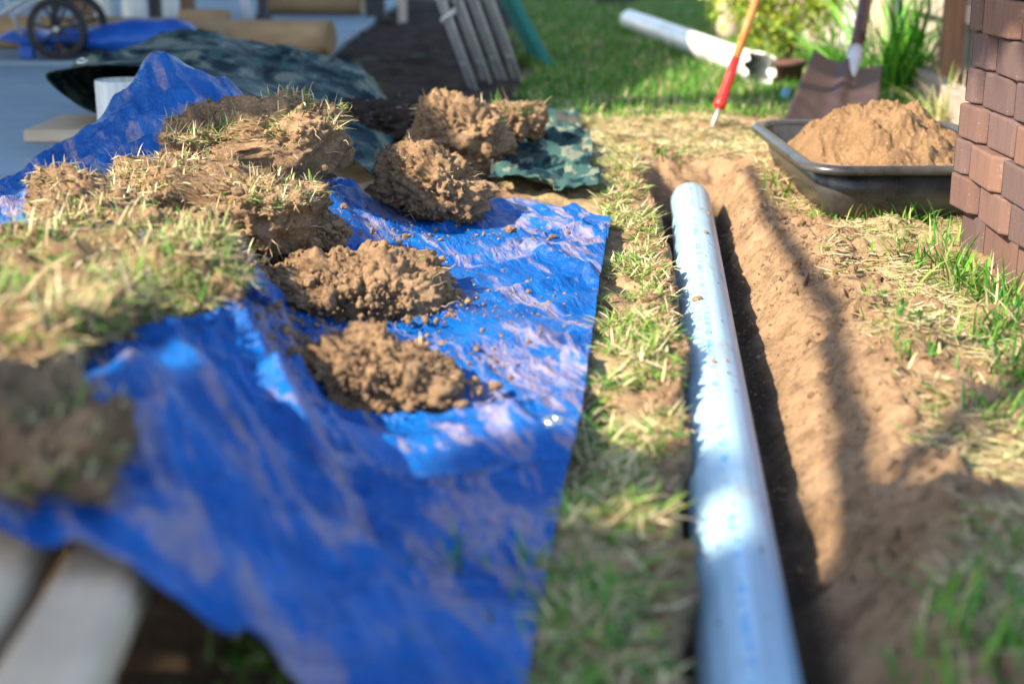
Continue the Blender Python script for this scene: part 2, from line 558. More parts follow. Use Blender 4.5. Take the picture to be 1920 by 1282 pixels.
def ground_z(x, y, fine=True):
    xl, xr = trench_edges(y)
    ax = pipe_x(y)
    P = xyz(x, y)
    base = 0.012 * fbm(P * 2.2, 11, 3)
    # raised crumbly lip along the left edge and a low swell along the right rim
    lip = np.exp(-((x - xl + 0.035) / 0.04) ** 2) * 0.020 * sstep(1.2, 2.0, y) * (1 - sstep(4.0, 4.5, y)) * (0.5 + 0.8 * vnoise(P * 6, 21).clip(0, 1))
    swell = np.exp(-((x - xr - 0.03) / 0.12) ** 2) * 0.022 * (1 - sstep(3.9, 4.5, y))
    lumps = 0
    if fine:
        w = worley(P * 24, 40)
        lumps = 0.007 * (0.5 - w) + 0.008 * fbm(P * 30, 41, 4) + 0.010 * fbm(P * 11, 45, 3)
        lumps = lumps + np.where((x > xl) & (x < xr + 0.3), 0.006 * np.abs(fbm(P * 48, 44, 3)) + 0.006 * ridge(xyz(x * 10 + y * 3, y * 26), 46) ** 4 + 0.020 * np.abs(vnoise(P * np.array((9.0, 5.5, 1)) + 0.4 * np.stack([vnoise(P * 14, 47)] * 3, 1), 48)) + 0.008 * np.abs(vnoise(P * 21, 49)) - 0.012, 0)
        # shrinkage cracks on the right bank
        cr = np.abs(vnoise(P * np.array((9, 5, 1)) + 0.6 * np.stack([vnoise(P * 21, 50), vnoise(P * 21, 51), 0 * x], 1), 52))
        near = np.exp(-((x - xr - 0.0) / 0.11) ** 2) * (y < 3.4)
        lumps = lumps - 0.040 * (1 - sstep(0.02, 0.11, cr)) * near * sstep(0.1, 0.35, vnoise(P * 3.1, 53) + 0.45)
    top = base + lip + swell + lumps
    floor_ = -0.122 + (0.5 * lumps if fine else 0)
    lw = sstep(0, 1, (x - xl) / 0.026)                     # steep left wall
    rb = ax + 0.078
    s = np.clip((x - rb) / np.maximum(xr - rb, 0.05), 0, 1)
    rw = 1 - (1 - (1 - (1 - s) ** 1.55)) ** 1.0            # right side: steep below, easing into the bank
    inside = np.minimum(lw, 1 - rw)
    end = 1 - sstep(3.88, 4.36, y + 0.05 * vnoise(P * 5, 60))
    return top * 1.0 + inside * end * (floor_ - top)

xs = np.unique(np.round(np.concatenate([[-400, -60, -20, -8, -4, -2.5], np.arange(-2, -0.3, 0.06), np.arange(-0.3, -0.02, 0.02), np.arange(-0.02, 0.80, 0.006),
                               np.arange(0.80, 1.3, 0.012), np.arange(1.3, 3, 0.08), [4, 6, 10, 20, 60, 400]]), 4))
ys = np.unique(np.round(np.concatenate([[-400, -60, -20, -6, -3, -1.5], np.arange(-1, 0.9, 0.08), np.arange(0.9, 1.6, 0.010), np.arange(1.6, 3.6, 0.0075), np.arange(3.6, 4.6, 0.012),
                               np.arange(4.6, 6.5, 0.05), np.arange(6.5, 14, 0.25), [16, 20, 30, 60, 150, 600]]), 4))
XX, YY = np.meshgrid(xs, ys, indexing='ij')
gx, gy = XX.ravel(), YY.ravel()
gz = ground_z(gx, gy)
far = (np.abs(gx) > 4) | (gy > 14) | (gy < -2)
gz = np.where(far, 0.0, gz)
under = (gx < tarp_side_x(gy) - 0.02) & (gy < 3.75) & (gx > -2.2)
gz = np.where(under, np.minimum(gz, -0.004) - 0.008, gz)
gz = np.where(gx < -0.8, np.minimum(gz, -0.01), gz)
xl, xr = trench_edges(gy)
damp_and_shade = ((gx > xl - 0.004) & (gx < xr)).astype(float) * (1 - sstep(-0.112, -0.075, gz)) * 0.9
P_ = xyz(gx, gy)
damp_and_shade = np.maximum(damp_and_shade, 0.9 * (gx < -0.02) * (gy < 1.6))  # beneath the tarpaulin's front edge this dark is painted shade, not moisture
turf = sstep(4.9, 5.5, gy + 0.35 * fbm(P_ * 2.5, 70, 3)) * 1.0
dry = (1 - (gx < -0.02) * (gy < 1.6)) * 0.85 * sstep(-0.25, 0.25, fbm(P_ * 6, 71, 3)) * ((gx < xl - 0.03) | (gx > xr + 0.10) | (gy > 4.4)) * (1 - turf)
turf = np.where((gy > 14) | (gy < 0.5) | (gx > 1.9), np.maximum(turf, 0.8), turf)
gcol = np.stack([damp_and_shade, turf, dry * (1 - turf)], 1)
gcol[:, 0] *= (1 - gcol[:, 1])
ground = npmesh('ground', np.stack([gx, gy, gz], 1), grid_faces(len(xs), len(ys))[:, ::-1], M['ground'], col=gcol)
kind(ground, 'structure')

# paved area on the left, in two pours with a joint
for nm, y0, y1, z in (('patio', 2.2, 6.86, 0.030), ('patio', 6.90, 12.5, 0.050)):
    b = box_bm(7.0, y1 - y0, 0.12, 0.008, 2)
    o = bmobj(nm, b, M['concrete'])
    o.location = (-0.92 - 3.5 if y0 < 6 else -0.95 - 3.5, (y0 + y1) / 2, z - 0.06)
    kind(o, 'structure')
bx = np.meshgrid(np.linspace(-0.93, 0.10, 90), np.linspace(4.6, 12.6, 260), indexing='ij')
px_, py_ = bx[0].ravel(), bx[1].ravel()
edge = 0.02 - 0.05 * sstep(0.02, 0.10, px_ - 0.05 * vnoise(xyz(px_ * 0, py_ * 3), 4)) - 0.05 * (1 - sstep(4.6, 4.9, py_))
pz = edge + 0.022 * fbm(xyz(px_, py_) * 7, 80, 4)
o = npmesh('soil_bed', np.stack([px_, py_, pz], 1), grid_faces(90, 260)[:, ::-1], M['bed'])
kind(o, 'structure')

# ------------------------------------------------------------------ unseen slab and tree, added left of the view to shade the yard
def shadow_shift(z):
    k = z / math.tan(SUN_EL)
    return SUN_H.x * k, SUN_H.y * k

def slab_poly(name, pts, z, th, m, parent=None):
    b = bmesh.new()
    vs = [b.verts.new((p[0], p[1], z)) for p in pts]
    f = b.faces.new(vs)
    r = bmesh.ops.extrude_face_region(b, geom=[f])
    for v in [g for g in r['geom'] if isinstance(g, bmesh.types.BMVert)]:
        v.co.z += th
    bmesh.ops.recalc_face_normals(b, faces=b.faces[:])
    return bmobj(name, b, m, parent)

SLAB_Z = 2.6
dx, dy = shadow_shift(SLAB_Z)
outline = [(-6, 1.75), (-0.22, 3.30), (0.06, 5.36), (3.2, 5.38), (3.2, 6.2), (1.02, 5.92), (0.32, 5.46), (0.62, 6.6), (1.05, 8.0), (2.0, 15), (-6, 15)]  # shadow edges wanted on the ground; the unseen slab is cut to them
shade_roof = thing('house', 'flat grey roof on posts over the patio', 'house', (-5.0, 6.0, 0))
slab_poly('roof', [(p[0] - dx + 5.0, p[1] - dy - 6.0) for p in outline], SLAB_Z, 0.12, M['roofing'], shade_roof)
for q in ((-7.0, 2.0), (-7.0, 9.0), (-4.2, 3.0), (-4.2, 9.5)):
    bmobj('post', box_bm(0.1, 0.1, SLAB_Z - 0.002, 0.006, 1, (q[0] + 5.0, q[1] - 6.0, (SLAB_Z - 0.002) / 2)), M['brown_wood'], shade_roof)

def leaf_cloud(n, centers, radii, size, cols, seed, shell=0.5):
    """n leaf quads spread through ellipsoid clumps"""
    r = np.random.default_rng(seed)
    ci = r.integers(0, len(centers), n)
    d = r.normal(size=(n, 3))
    d /= np.linalg.norm(d, axis=1)[:, None]
    rad = r.random(n) ** shell
    C = np.asarray(centers)[ci] + d * rad[:, None] * np.asarray(radii)[ci]
    a = r.normal(size=(n, 3))
    a /= np.linalg.norm(a, axis=1)[:, None]
    t = np.cross(a, r.normal(size=(n, 3)))
    t /= np.linalg.norm(t, axis=1)[:, None]
    L = size * (0.6 + 0.8 * r.random(n))[:, None]
    Wd = L * 0.42
    fold = np.cross(a, t) * L * 0.08
    V = np.stack([C - a * L, C + t * Wd + fold, C + a * L, C - t * Wd + fold], 1).reshape(-1, 3)
    F = np.arange(n * 4).reshape(-1, 4)
    cc = np.asarray(cols)[r.integers(0, len(cols), n)] * (0.7 + 0.6 * r.random(n))[:, None]
    return V, F, np.repeat(cc, 4, 0)

tree = thing('tree', 'leafy garden tree shading the near end of the trench', 'tree', (-4.6, -2.6, 0))
tube_obj('trunk', [(0, 0, -0.05), (0.05, 0.03, 1.0), (0.0, 0.1, 2.0), (0.2, 0.2, 3.2), (0.5, 0.4, 4.2)], [0.16, 0.13, 0.11, 0.08, 0.03], M['bark'], tree, 12)
sx, sy = shadow_shift(3.6)
clumps = []
for (gxx, gyy, rr) in ((-1.9, 0.2, 1.0), (-1.15, 0.6, 0.6), (-0.65, 0.85, 0.45), (0.0, 1.08, 0.27), (-0.30, 1.02, 0.13), (-0.10, 1.56, 0.06), (0.06, 1.70, 0.05), (0.0, 1.36, 0.12), (-0.22, 1.42, 0.06), (0.2, 0.80, 0.55), (0.60, 1.10, 0.42), (1.05, 1.30, 0.48), (1.5, 1.5, 0.6), (1.80, 3.45, 0.33), (0.2, 0.3, 0.9), (1.2, 0.7, 0.9), (2.2, 1.2, 0.9), (-0.6, 0.4, 0.9), (0.48, 1.52, 0.12), (0.76, 1.55, 0.12), (1.32, 2.05, 0.22)):  # wanted shadow spots; leaf clumps are placed back along the sun from them
    clumps.append((gxx - sx + 4.6, gyy - sy + 2.6, 3.6, rr))
V, F, C_ = leaf_cloud(14000, [c[:3] for c in clumps], [(c[3], c[3], 0.16) for c in clumps], 0.085, [(0.05, 0.10, 0.02), (0.07, 0.13, 0.03)], 5)
npmesh('crown', V, F, M['leaf'], tree, False, C_)
for c in clumps:
    tube_obj('limb', [(0.1, 0.15, 2.2), ((c[0] + 0.1) / 2, (c[1] + 0.2) / 2, 3.2), (c[0], c[1], 3.6)], [0.05, 0.035, 0.015], M['bark'], tree, 6)

bx_, by_ = shadow_shift(2.7)  # bare limb added to lay a thin shadow along the trench wall
tube_obj('limb', [(0.0, 0.1, 2.0), (0.8, 0.6, 2.4)] + [(gx_ - bx_ + 4.6, gy_ - by_ + 2.6, 2.7) for gx_, gy_ in ((0.30, 1.3), (0.42, 1.75), (0.50, 2.1), (0.60, 2.6), (0.63, 3.3), (0.70, 4.0))], [0.06, 0.05, 0.04, 0.034, 0.03, 0.026, 0.022, 0.016], M['bark'], tree, 8)

# ------------------------------------------------------------------ blue tarpaulin
CP = [(1145, 415, .015), (1130, 480, .015), (1115, 600, .015), (1085, 800, .015), (1060, 900, .015), (1020, 1090, .02), (985, 1282, .03), (960, 1450, .03),
      (990, 378, .022), (1060, 388, .018), (905, 390, .03), (750, 440, .03), (480, 480, .075), (560, 640, .03), (640, 770, .02), (720, 900, .03), (760, 1050, .04),
      (850, 500, .028), (950, 650, .022), (1030, 560, .02), (900, 800, .03), (850, 950, .04), (930, 1100, .03), (850, 1150, .05), (800, 1282, .06), (1000, 480, .035), (700, 560, .02), (700, 650, .02),
      (400, 700, .165), (430, 600, .14), (380, 850, .175), (300, 950, .185), (470, 1000, .135), (560, 1150, .10), (600, 900, .085), (520, 760, .095), (470, 850, .15),
      (300, 450, .19), (200, 600, .205), (100, 800, .20), (60, 950, .20), (0, 1010, .20), (150, 1005, .20), (270, 1060, .185), (400, 1160, .14), (550, 1282, .085), (680, 1400, .055),
      (0, 600, .19), (-150, 800, .17), (-200, 600, .14), (0, 430, .10), (120, 400, .12), (-200, 450, .07), (430, 330, .19), (300, 340, .15), (600, 300, .115)]
CP = [tuple(at(*c)) for c in CP]
CP += [tuple(aty(290, 138, 3.6)), tuple(aty(145, 245, 3.45)), tuple(aty(0, 350, 3.3)), tuple(aty(-160, 420, 3.2)), tuple(aty(460, 180, 3.70)), tuple(aty(520, 218, 3.75)), tuple(aty(600, 290, 3.6)), tuple(aty(690, 375, 3.39)),
       tuple(aty(250, 260, 3.3)), tuple(aty(150, 330, 3.1)), tuple(aty(350, 230, 3.35))]
CP = np.array(CP)
def tps_fit(C):
    n = len(C)
    r = np.linalg.norm(C[:, None, :2] - C[None, :, :2], axis=2)
    K = np.where(r > 0, r * r * np.log(r + 1e-9), 0) + 0.0008 * np.eye(n)
    Pm = np.hstack([np.ones((n, 1)), C[:, :2]])
    A = np.block([[K, Pm], [Pm.T, np.zeros((3, 3))]])
    return np.linalg.solve(A, np.concatenate([C[:, 2], np.zeros(3)]))
TW = tps_fit(CP)
def tarp_z(x, y, wr=True):
    r = np.sqrt((x[:, None] - CP[None, :, 0]) ** 2 + (y[:, None] - CP[None, :, 1]) ** 2)
    z = (r * r * np.log(r + 1e-9)) @ TW[:-3] + TW[-3] + TW[-2] * x + TW[-1] * y
    z = np.clip(z, 0.010, 0.36)
    if wr:
        lift = sstep(0.0, 0.12, z)
        ca, sa = math.cos(0.5), math.sin(0.5)
        u, v = x * ca + y * sa, -x * sa + y * ca
        Q = xyz(u * 6.5 + 0.4 * vnoise(xyz(x * 4, y * 4), 89), v * 1.7)
        Q2 = xyz(u * 3.0 + 0.3 * vnoise(xyz(x * 5, y * 5), 90), v * 12)
        w = 0.017 * ridge(Q, 91) ** 4 + 0.017 * ridge(Q2, 92) ** 5 + 0.007 * ridge(xyz(u * 24, v * 5), 93) ** 3 + 0.004 * fbm(xyz(x, y) * 22, 94, 3)
        w += 0.045 * np.exp(-(((x - PK[0]) / 0.06) ** 2 + ((y - PK[1]) / 0.12) ** 2)) + 0.016 * lift * fbm(xyz(u * 10, v * 5), 95, 3)
        # a few long creases across the flat half
        for (p0, p1, wd, h) in CREASES:
            d = p1 - p0
            t = ((x - p0[0]) * d[0] + (y - p0[1]) * d[1]) / (d @ d)
            s = ((x - p0[0]) * -d[1] + (y - p0[1]) * d[0]) / math.sqrt(d @ d)
            w += h * np.exp(-np.abs(s / wd) ** 1.3) * sstep(-0.1, 0.15, t) * (1 - sstep(0.85, 1.1, t))
        z = z + w - 0.008
    return np.maximum(z, 0.006)
PK = aty(290, 138, 3.6)
def pc(a, b, wd, h):
    return (at(*a, 0.02)[:2], at(*b, 0.02)[:2], wd, h)
CREASES = [pc((985, 480), (1140, 545), 0.010, 0.018), pc((1000, 395), (1135, 450), 0.009, 0.016), pc((840, 500), (985, 490), 0.008, 0.008), pc((930, 620), (1110, 700), 0.014, 0.016),
           pc((860, 780), (1085, 860), 0.016, 0.018), pc((700, 960), (1050, 1010), 0.022, 0.022), pc((480, 480), (640, 770), 0.02, -0.012), pc((430, 520), (540, 720), 0.022, 0.032),
           pc((390, 660), (640, 1010), 0.024, 0.038), pc((300, 820), (560, 1150), 0.026, 0.036), pc((480, 640), (700, 960), 0.014, 0.022), pc((250, 960), (480, 1190), 0.02, 0.022), (PK[:2], aty(430, 270, 3.3)[:2], 0.03, 0.035), pc((1040, 400), (1140, 432), 0.006, 0.010), pc((960, 440), (1138, 500), 0.008, 0.012), pc((900, 560), (1115, 630), 0.010, 0.008), pc((860, 690), (1100, 770), 0.012, 0.009), pc((600, 1000), (760, 1230), 0.02, 0.014)]

def dens(P, m):
    return catmull(P, m)
front = dens([at(-250, 960, .17)[:2], at(0, 1010, .20)[:2], at(150, 1005, .20)[:2], at(270, 1060, .185)[:2], at(400, 1160, .14)[:2], at(550, 1282, .085)[:2], at(700, 1390, .055)[:2], at(955, 1500, .03)[:2]], 300)
right = dens([at(955, 1500, .03)[:2], at(985, 1282, .03)[:2], at(1022, 1090, .02)[:2], at(1060, 905, .015)[:2], at(1086, 800, .015)[:2], at(1115, 600, .015)[:2], at(1130, 490, .015)[:2], at(1145, 415, .015)[:2]], 400)
back = dens([aty(-160, 420, 3.2)[:2], aty(0, 350, 3.3)[:2], aty(145, 245, 3.45)[:2], aty(290, 138, 3.6)[:2], aty(460, 180, 3.70)[:2], aty(560, 250, 3.68)[:2], aty(690, 375, 3.42)[:2], at(800, 395, .03)[:2], at(905, 385, .03)[:2], at(995, 376, .022)[:2], at(1145, 415, .015)[:2]], 300)
left = dens([at(-250, 960, .17)[:2], at(-300, 750, .15)[:2], at(-300, 560, .10)[:2], aty(-160, 420, 3.2)[:2]], 400)
s_ = np.linspace(0, 1, 300)[:, None, None]
t_ = np.linspace(0, 1, 400)[None, :, None]
Pl = ((1 - t_) * front[:, None] + t_ * back[:, None] + (1 - s_) * left[None] + s_ * right[None]
      - ((1 - s_) * (1 - t_) * front[0] + s_ * (1 - t_) * front[-1] + (1 - s_) * t_ * back[0] + s_ * t_ * back[-1]))
# ragged hem
tx, ty = Pl[..., 0].ravel(), Pl[..., 1].ravel()
tz = tarp_z(tx, ty)
tarp = thing('tarpaulin', 'large crumpled blue tarpaulin under the soil, beside the trench', 'tarp', (-0.4, 2.3, 0.0))
off = np.array((-0.4, 2.3, 0.0))
sheet = npmesh('sheet', np.stack([tx, ty, tz], 1) - off, grid_faces(300, 400), M['tarp'], tarp)
sol = sheet.modifiers.new('thick', 'SOLIDIFY')
sol.thickness, sol.offset = 0.0012, 1
# folded hem along the right side: a doubled strip lying on the sheet
G3 = np.stack([tx, ty, tz], 1).reshape(300, 400, 3)
strip = G3[-9:, :, :].copy()
strip[..., 2] += 0.0035
strip[0, :, 2] -= 0.002
hem = npmesh('hem', strip.reshape(-1, 3) - off, grid_faces(9, 400), M['tarp'], tarp)
def eyelet(p, r, parent, nrm=(0, 0, 1)):
    prof = [(r * 0.45, -0.001), (r * 0.5, 0.0015), (r * 0.72, 0.0028), (r * 0.95, 0.0016), (r, -0.001)]
    V, F = lathe(prof, 28)
    o = pyobj('eyelet', V, F, M['brass'], parent)
    o.location = p
    o.rotation_euler = Vector(nrm).to_track_quat('Z', 'Y').to_euler()
    return o
for (u, v) in ((1036, 815),):
    q = at(u, v, 0.02)
    q[2] = tarp_z(np.array([q[0]]), np.array([q[1]]))[0] + 0.004
    eyelet(q - off, 0.015, tarp)

# ------------------------------------------------------------------ grass and crumbs
def blades(base, head, length, width, lean, col, seed, curl=0.6):
    """tapered bent blades: 4 rows of 2 points each; lean 0 stands, 1 lies flat"""
    r = np.random.default_rng(seed)
    n = len(base)
    h = np.stack([np.cos(head), np.sin(head), 0 * head], 1)
    side = np.stack([-np.sin(head), np.cos(head), 0 * head], 1)
    tw = r.normal(0, 0.35, n)
    rows, pos = [], base.astype(float).copy()
    ang = lean * (math.pi / 2)
    for k in range(4):
        t = k / 3
        w = (width * (1 - t ** 1.8) + 0.0003)[:, None]
        sv = side * np.cos(tw)[:, None] + np.array((0, 0, 1.0)) * np.sin(tw)[:, None]
        rows += [pos - sv * w / 2, pos + sv * w / 2]
        a = np.clip(ang + curl * t * (0.4 + 0.6 * r.random(n)), -0.2, 1.75)
        pos = pos + (h * np.sin(a)[:, None] + np.array((0, 0, 1.0)) * np.cos(a)[:, None]) * (length / 3)[:, None]
    V = np.stack(rows, 1)
    f = np.array([[0, 1, 3, 2], [2, 3, 5, 4], [4, 5, 7, 6]])
    F = (np.arange(n)[:, None, None] * 8 + f[None]).reshape(-1, 4)
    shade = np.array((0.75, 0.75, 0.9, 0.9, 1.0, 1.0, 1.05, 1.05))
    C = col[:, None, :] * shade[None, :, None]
    return V.reshape(-1, 3), F, C.reshape(-1, 3)

GREEN = np.array([(0.05, 0.21, 0.018), (0.08, 0.29, 0.022), (0.13, 0.36, 0.03), (0.04, 0.16, 0.026)])
LIME = np.array([(0.22, 0.34, 0.05), (0.28, 0.38, 0.08), (0.18, 0.30, 0.05)])
STRAW = np.array([(0.68, 0.56, 0.31), (0.78, 0.68, 0.42), (0.58, 0.46, 0.25), (0.44, 0.33, 0.18)])
def pal(n, g, l, seed):
    """n colours: share g green, share l lime, the rest straw"""
    r = np.random.default_rng(seed)
    u = r.random(n)
    pick = lambda A: A[r.integers(0, len(A), n)]
    c = np.where((u < g)[:, None], pick(GREEN), np.where((u < g + l)[:, None], pick(LIME), pick(STRAW)))
    return c * (0.8 + 0.4 * r.random(n))[:, None]

def patch(n, xr_, yr_, test, seed):
    r = np.random.default_rng(seed)
    x, y = r.uniform(*xr_, n), r.uniform(*yr_, n)
    k = test(x, y)
    return x[k], y[k]

def lay_grass(name, x, y, L, Wd, lean, g, l, seed, curl=0.6, zoff=0.0):
    r = np.random.default_rng(seed)
    n = len(x)
    z = ground_z(x, y) + zoff
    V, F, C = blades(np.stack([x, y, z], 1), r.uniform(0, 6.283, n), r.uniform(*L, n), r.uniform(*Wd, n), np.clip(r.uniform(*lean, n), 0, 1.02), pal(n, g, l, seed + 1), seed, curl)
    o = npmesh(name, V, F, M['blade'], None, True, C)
    return o

def clumpy(x, y, sc, th, s):
    return fbm(xyz(x, y) * sc, s, 3) > th

# clippings and thatch on the strip between the tarpaulin and the trench
def t1(x, y):
    xl, _ = trench_edges(y)
    return (x > np.where(y < 3.28, tarp_side_x(y) + 0.004, 0.22)) & (x < xl - 0.004) & (clumpy(x, y, 9, -0.25, 100)) & (np.random.default_rng(1).random(len(x)) < 0.35 + 0.65 * (1 - sstep(-0.05, 0.0, x - xl)))
x, y = patch(34000, (-0.02, 0.42), (1.0, 4.6), t1, 200)
o = lay_grass('grass_strip', x, y, (0.015, 0.055), (0.002, 0.0048), (0.55, 1.0), 0.24, 0.28, 201, 0.35, 0.002)
tag(o, 'short green and straw grass strip between blue tarpaulin and trench', 'grass')
kind(o, 'stuff')
# dry straw-coloured lawn behind the trench
def t2(x, y):
    xl, xr = trench_edges(y)
    end = (y > 4.32 + 0.06 * vnoise(xyz(x * 9, y * 9), 7)) | (x < xl - 0.01) | (x > xr + 0.02)
    tub = (x > 0.72) & (x < 1.26) & (y > 3.36) & (y < 4.12)
    return end & ~tub & (y + 0.5 * x > 4.25 - 0.15) & clumpy(x, y, 7, -0.45, 101)
x, y = patch(60000, (0.18, 1.5), (3.5, 5.7), t2, 210)
o = lay_grass('dry_lawn', x, y, (0.02, 0.06), (0.002, 0.0045), (0.7, 1.02), 0.04, 0.13, 211, 0.3, 0.003)
tag(o, 'bleached straw-coloured lawn behind the end of the trench', 'grass')
kind(o, 'stuff')
# green lawn in the shade further back
def t3(x, y):
    return (x > 0.05 + 0.1 * vnoise(xyz(x * 0, y * 2), 3)) & (np.random.default_rng(2).random(len(x)) < np.clip(6.5 / y, 0, 1) ** 1.5)
x, y = patch(120000, (-0.1, 2.6), (5.1, 14.5), t3, 220)
o = lay_grass('lawn', x, y, (0.025, 0.07), (0.003, 0.006), (0.05, 0.7), 0.72, 0.16, 221, 0.6)
tag(o, 'green shaded lawn behind the dry grass', 'grass')
kind(o, 'stuff')
# right bank: thin dry thatch, with green tussocks towards the bricks
def t4(x, y):
    xl, xr = trench_edges(y)
    return (x > xr + 0.0) & (clumpy(x, y, 6, -0.12, 102)) & ~((x > 0.97) & (y > 2.4) & (y < 3.13))
x, y = patch(46000, (0.42, 1.3), (1.0, 3.7), t4, 230)
o = lay_grass('bank_thatch', x, y, (0.015, 0.055), (0.0014, 0.0034), (0.85, 1.03), 0.12, 0.12, 231, 0.12, 0.002)
tag(o, 'sparse flattened thatch on the bare bank right of the trench', 'grass')
kind(o, 'stuff')
def tussock(spots, seed):
    r = np.random.default_rng(seed)
    X, Y_, Ln = [], [], []
    for (u, v, rad, cnt, ln) in spots:
        c = at(u, v)
        X.append(c[0] + r.normal(0, rad, cnt)); Y_.append(c[1] + r.normal(0, rad, cnt)); Ln.append(np.full(cnt, ln))
    x, y, ln = np.concatenate(X), np.concatenate(Y_), np.concatenate(Ln)
    k = ~((x > 0.985) & (y > 2.4) & (y < 3.14)) & ~((x > 0.74) & (x < 1.22) & (y > 3.41) & (y < 4.05))
    x, y, ln = x[k], y[k], ln[k]
    n = len(x)
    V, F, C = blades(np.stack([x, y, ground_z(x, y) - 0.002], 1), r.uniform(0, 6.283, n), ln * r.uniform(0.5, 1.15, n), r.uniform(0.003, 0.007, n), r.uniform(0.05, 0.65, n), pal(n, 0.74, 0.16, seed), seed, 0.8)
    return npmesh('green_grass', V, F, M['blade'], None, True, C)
sp = [(1780, 400, .03, 60, .10), (1740, 410, .03, 45, .09), (1700, 420, .03, 40, .07), (1600, 415, .035, 45, .06), (1650, 405, .03, 40, .065), (1545, 410, .03, 30, .05), (1790, 460, .03, 55, .09), (1760, 510, .04, 60, .08),
      (1810, 540, .03, 60, .09), (1880, 560, .03, 60, .10), (1900, 620, .03, 60, .10), (1860, 640, .035, 50, .07), (1905, 700, .025, 60, .08), (1700, 500, .04, 30, .05), (1640, 580, .04, 25, .05), (1700, 640, .04, 30, .05),
      (1720, 690, .03, 30, .04), (1840, 720, .03, 30, .05), (1880, 790, .03, 40, .05), (1240, 300, .03, 25, .05),
      (1760, 1180, .025, 22, .075), (1850, 1150, .03, 24, .085), (1700, 1230, .02, 12, .06), (1890, 1250, .03, 26, .085), (1800, 1280, .03, 22, .08), (1900, 1080, .03, 16, .06), (1480, 370, .03, 35, .06)]
o = tussock(sp, 240)
tag(o, 'green grass tussocks around the brick pillar and right bank', 'grass')
kind(o, 'stuff')
x, y = patch(900, (-0.30, 0.15), (0.7, 1.45), lambda x, y: x > -1, 245)
o = lay_grass('shaded_grass', x, y, (0.02, 0.06), (0.003, 0.005), (0.1, 0.8), 0.8, 0.1, 246)
tag(o, 'dark grass under the lifted front edge of the blue tarpaulin', 'grass')
kind(o, 'stuff')

def ico(sub):
    b = bmesh.new()
    bmesh.ops.create_icosphere(b, subdivisions=sub, radius=1)
    V = np.array([v.co[:] for v in b.verts])
    F = np.array([[v.index for v in f.verts] for f in b.faces])
    b.free()
    return V, F
ICO = {k: ico(k) for k in (1, 2, 5, 6)}

def plane_cut(V, k, r, lo=0.55, hi=0.95):
    """unit directions -> radius of a rough polyhedron with k broken faces"""
    n_ = r.normal(size=(k, 3))
    n_ /= np.linalg.norm(n_, axis=1)[:, None]
    d = r.uniform(lo, hi, k)
    dots = V @ n_.T
    t = np.where(dots > 0.05, d[None] / np.maximum(dots, 0.05), 9.0)
    return np.minimum(t.min(1), 1.0)
_r = np.random.default_rng(55)
CHUNKS = []
for _k in range(28):
    v = ICO[2][0]
    rr_ = plane_cut(v, 9, _r) * (1 + 0.14 * vnoise(v * 2.6 + _k * 9, 60) + 0.08 * vnoise(v * 6 + _k * 5, 61))
    CHUNKS.append(v * rr_[:, None] * _r.uniform(0.7, 1.2, 3))
CHUNKS = np.array(CHUNKS)
SMALL = np.array([ICO[1][0] * (plane_cut(ICO[1][0], 7, _r) * (1 + 0.15 * vnoise(ICO[1][0] * 2.6 + _k * 9, 62)))[:, None] * _r.uniform(0.7, 1.2, 3) for _k in range(20)])

def crumbs(name, pts, size, m, seed, parent=None, sub=2):
    """broken grains of soil; pts (n,3), size (n)"""
    r = np.random.default_rng(seed)
    F0 = ICO[sub][1]
    lib = SMALL if sub == 1 else CHUNKS
    n = len(pts)
    a = r.uniform(0, 6.283, n)
    V = lib[r.integers(0, len(lib), n)] * size[:, None, None]
    ca, sa = np.cos(a)[:, None], np.sin(a)[:, None]
    V = np.stack([V[..., 0] * ca - V[..., 1] * sa, V[..., 0] * sa + V[..., 1] * ca, V[..., 2]], -1) + pts[:, None, :]
    F = (np.arange(n)[:, None, None] * V.shape[1] + F0[None]).reshape(-1, 3)
    return npmesh(name, V.reshape(-1, 3), F, m, parent, False)

# ------------------------------------------------------------------ the pipe in the trench
def pvc_pipe(name, length, r_out, wall, m, label, cat, socket=False, jag=0.0):
    """hollow pipe along its local z, y up"""
    prof = [(r_out - wall, 0.0), (r_out - 0.0008, 0.0), (r_out, 0.001)]
    m_ = 60
    for k in range(1, m_):
        prof.append((r_out, length * k / m_))
    if socket:
        prof = [q for q in prof if q[1] < length - 0.165]
        prof += [(r_out, length - 0.16), (r_out + 0.008, length - 0.13), (r_out + 0.008, length - 0.06), (r_out + 0.008, length - 0.002),
                 (r_out + 0.006, length), (r_out + 0.003, length), (r_out + 0.003, length - 0.06), (r_out + 0.003, length - 0.12), (r_out - wall, length - 0.13)]
    else:
        prof += [(r_out, length - 0.001), (r_out - 0.0008, length), (r_out - wall, length)]
    prof += [(r_out - wall, 0.0)]
    V, F = lathe(prof, 56)
    V = np.array(V)
    if jag:
        a = np.arctan2(V[:, 1], V[:, 0])
        V[:, 2] -= (V[:, 2] > length - 0.1) * jag * (0.5 + 0.5 * np.sin(a * 3 + 1) + 0.6 * np.sin(a * 7)).clip(0, 2) * (V[:, 2] - (length - 0.1)) / 0.1
    o = pyobj(name, V, F, m)
    return tag(o, label, cat)

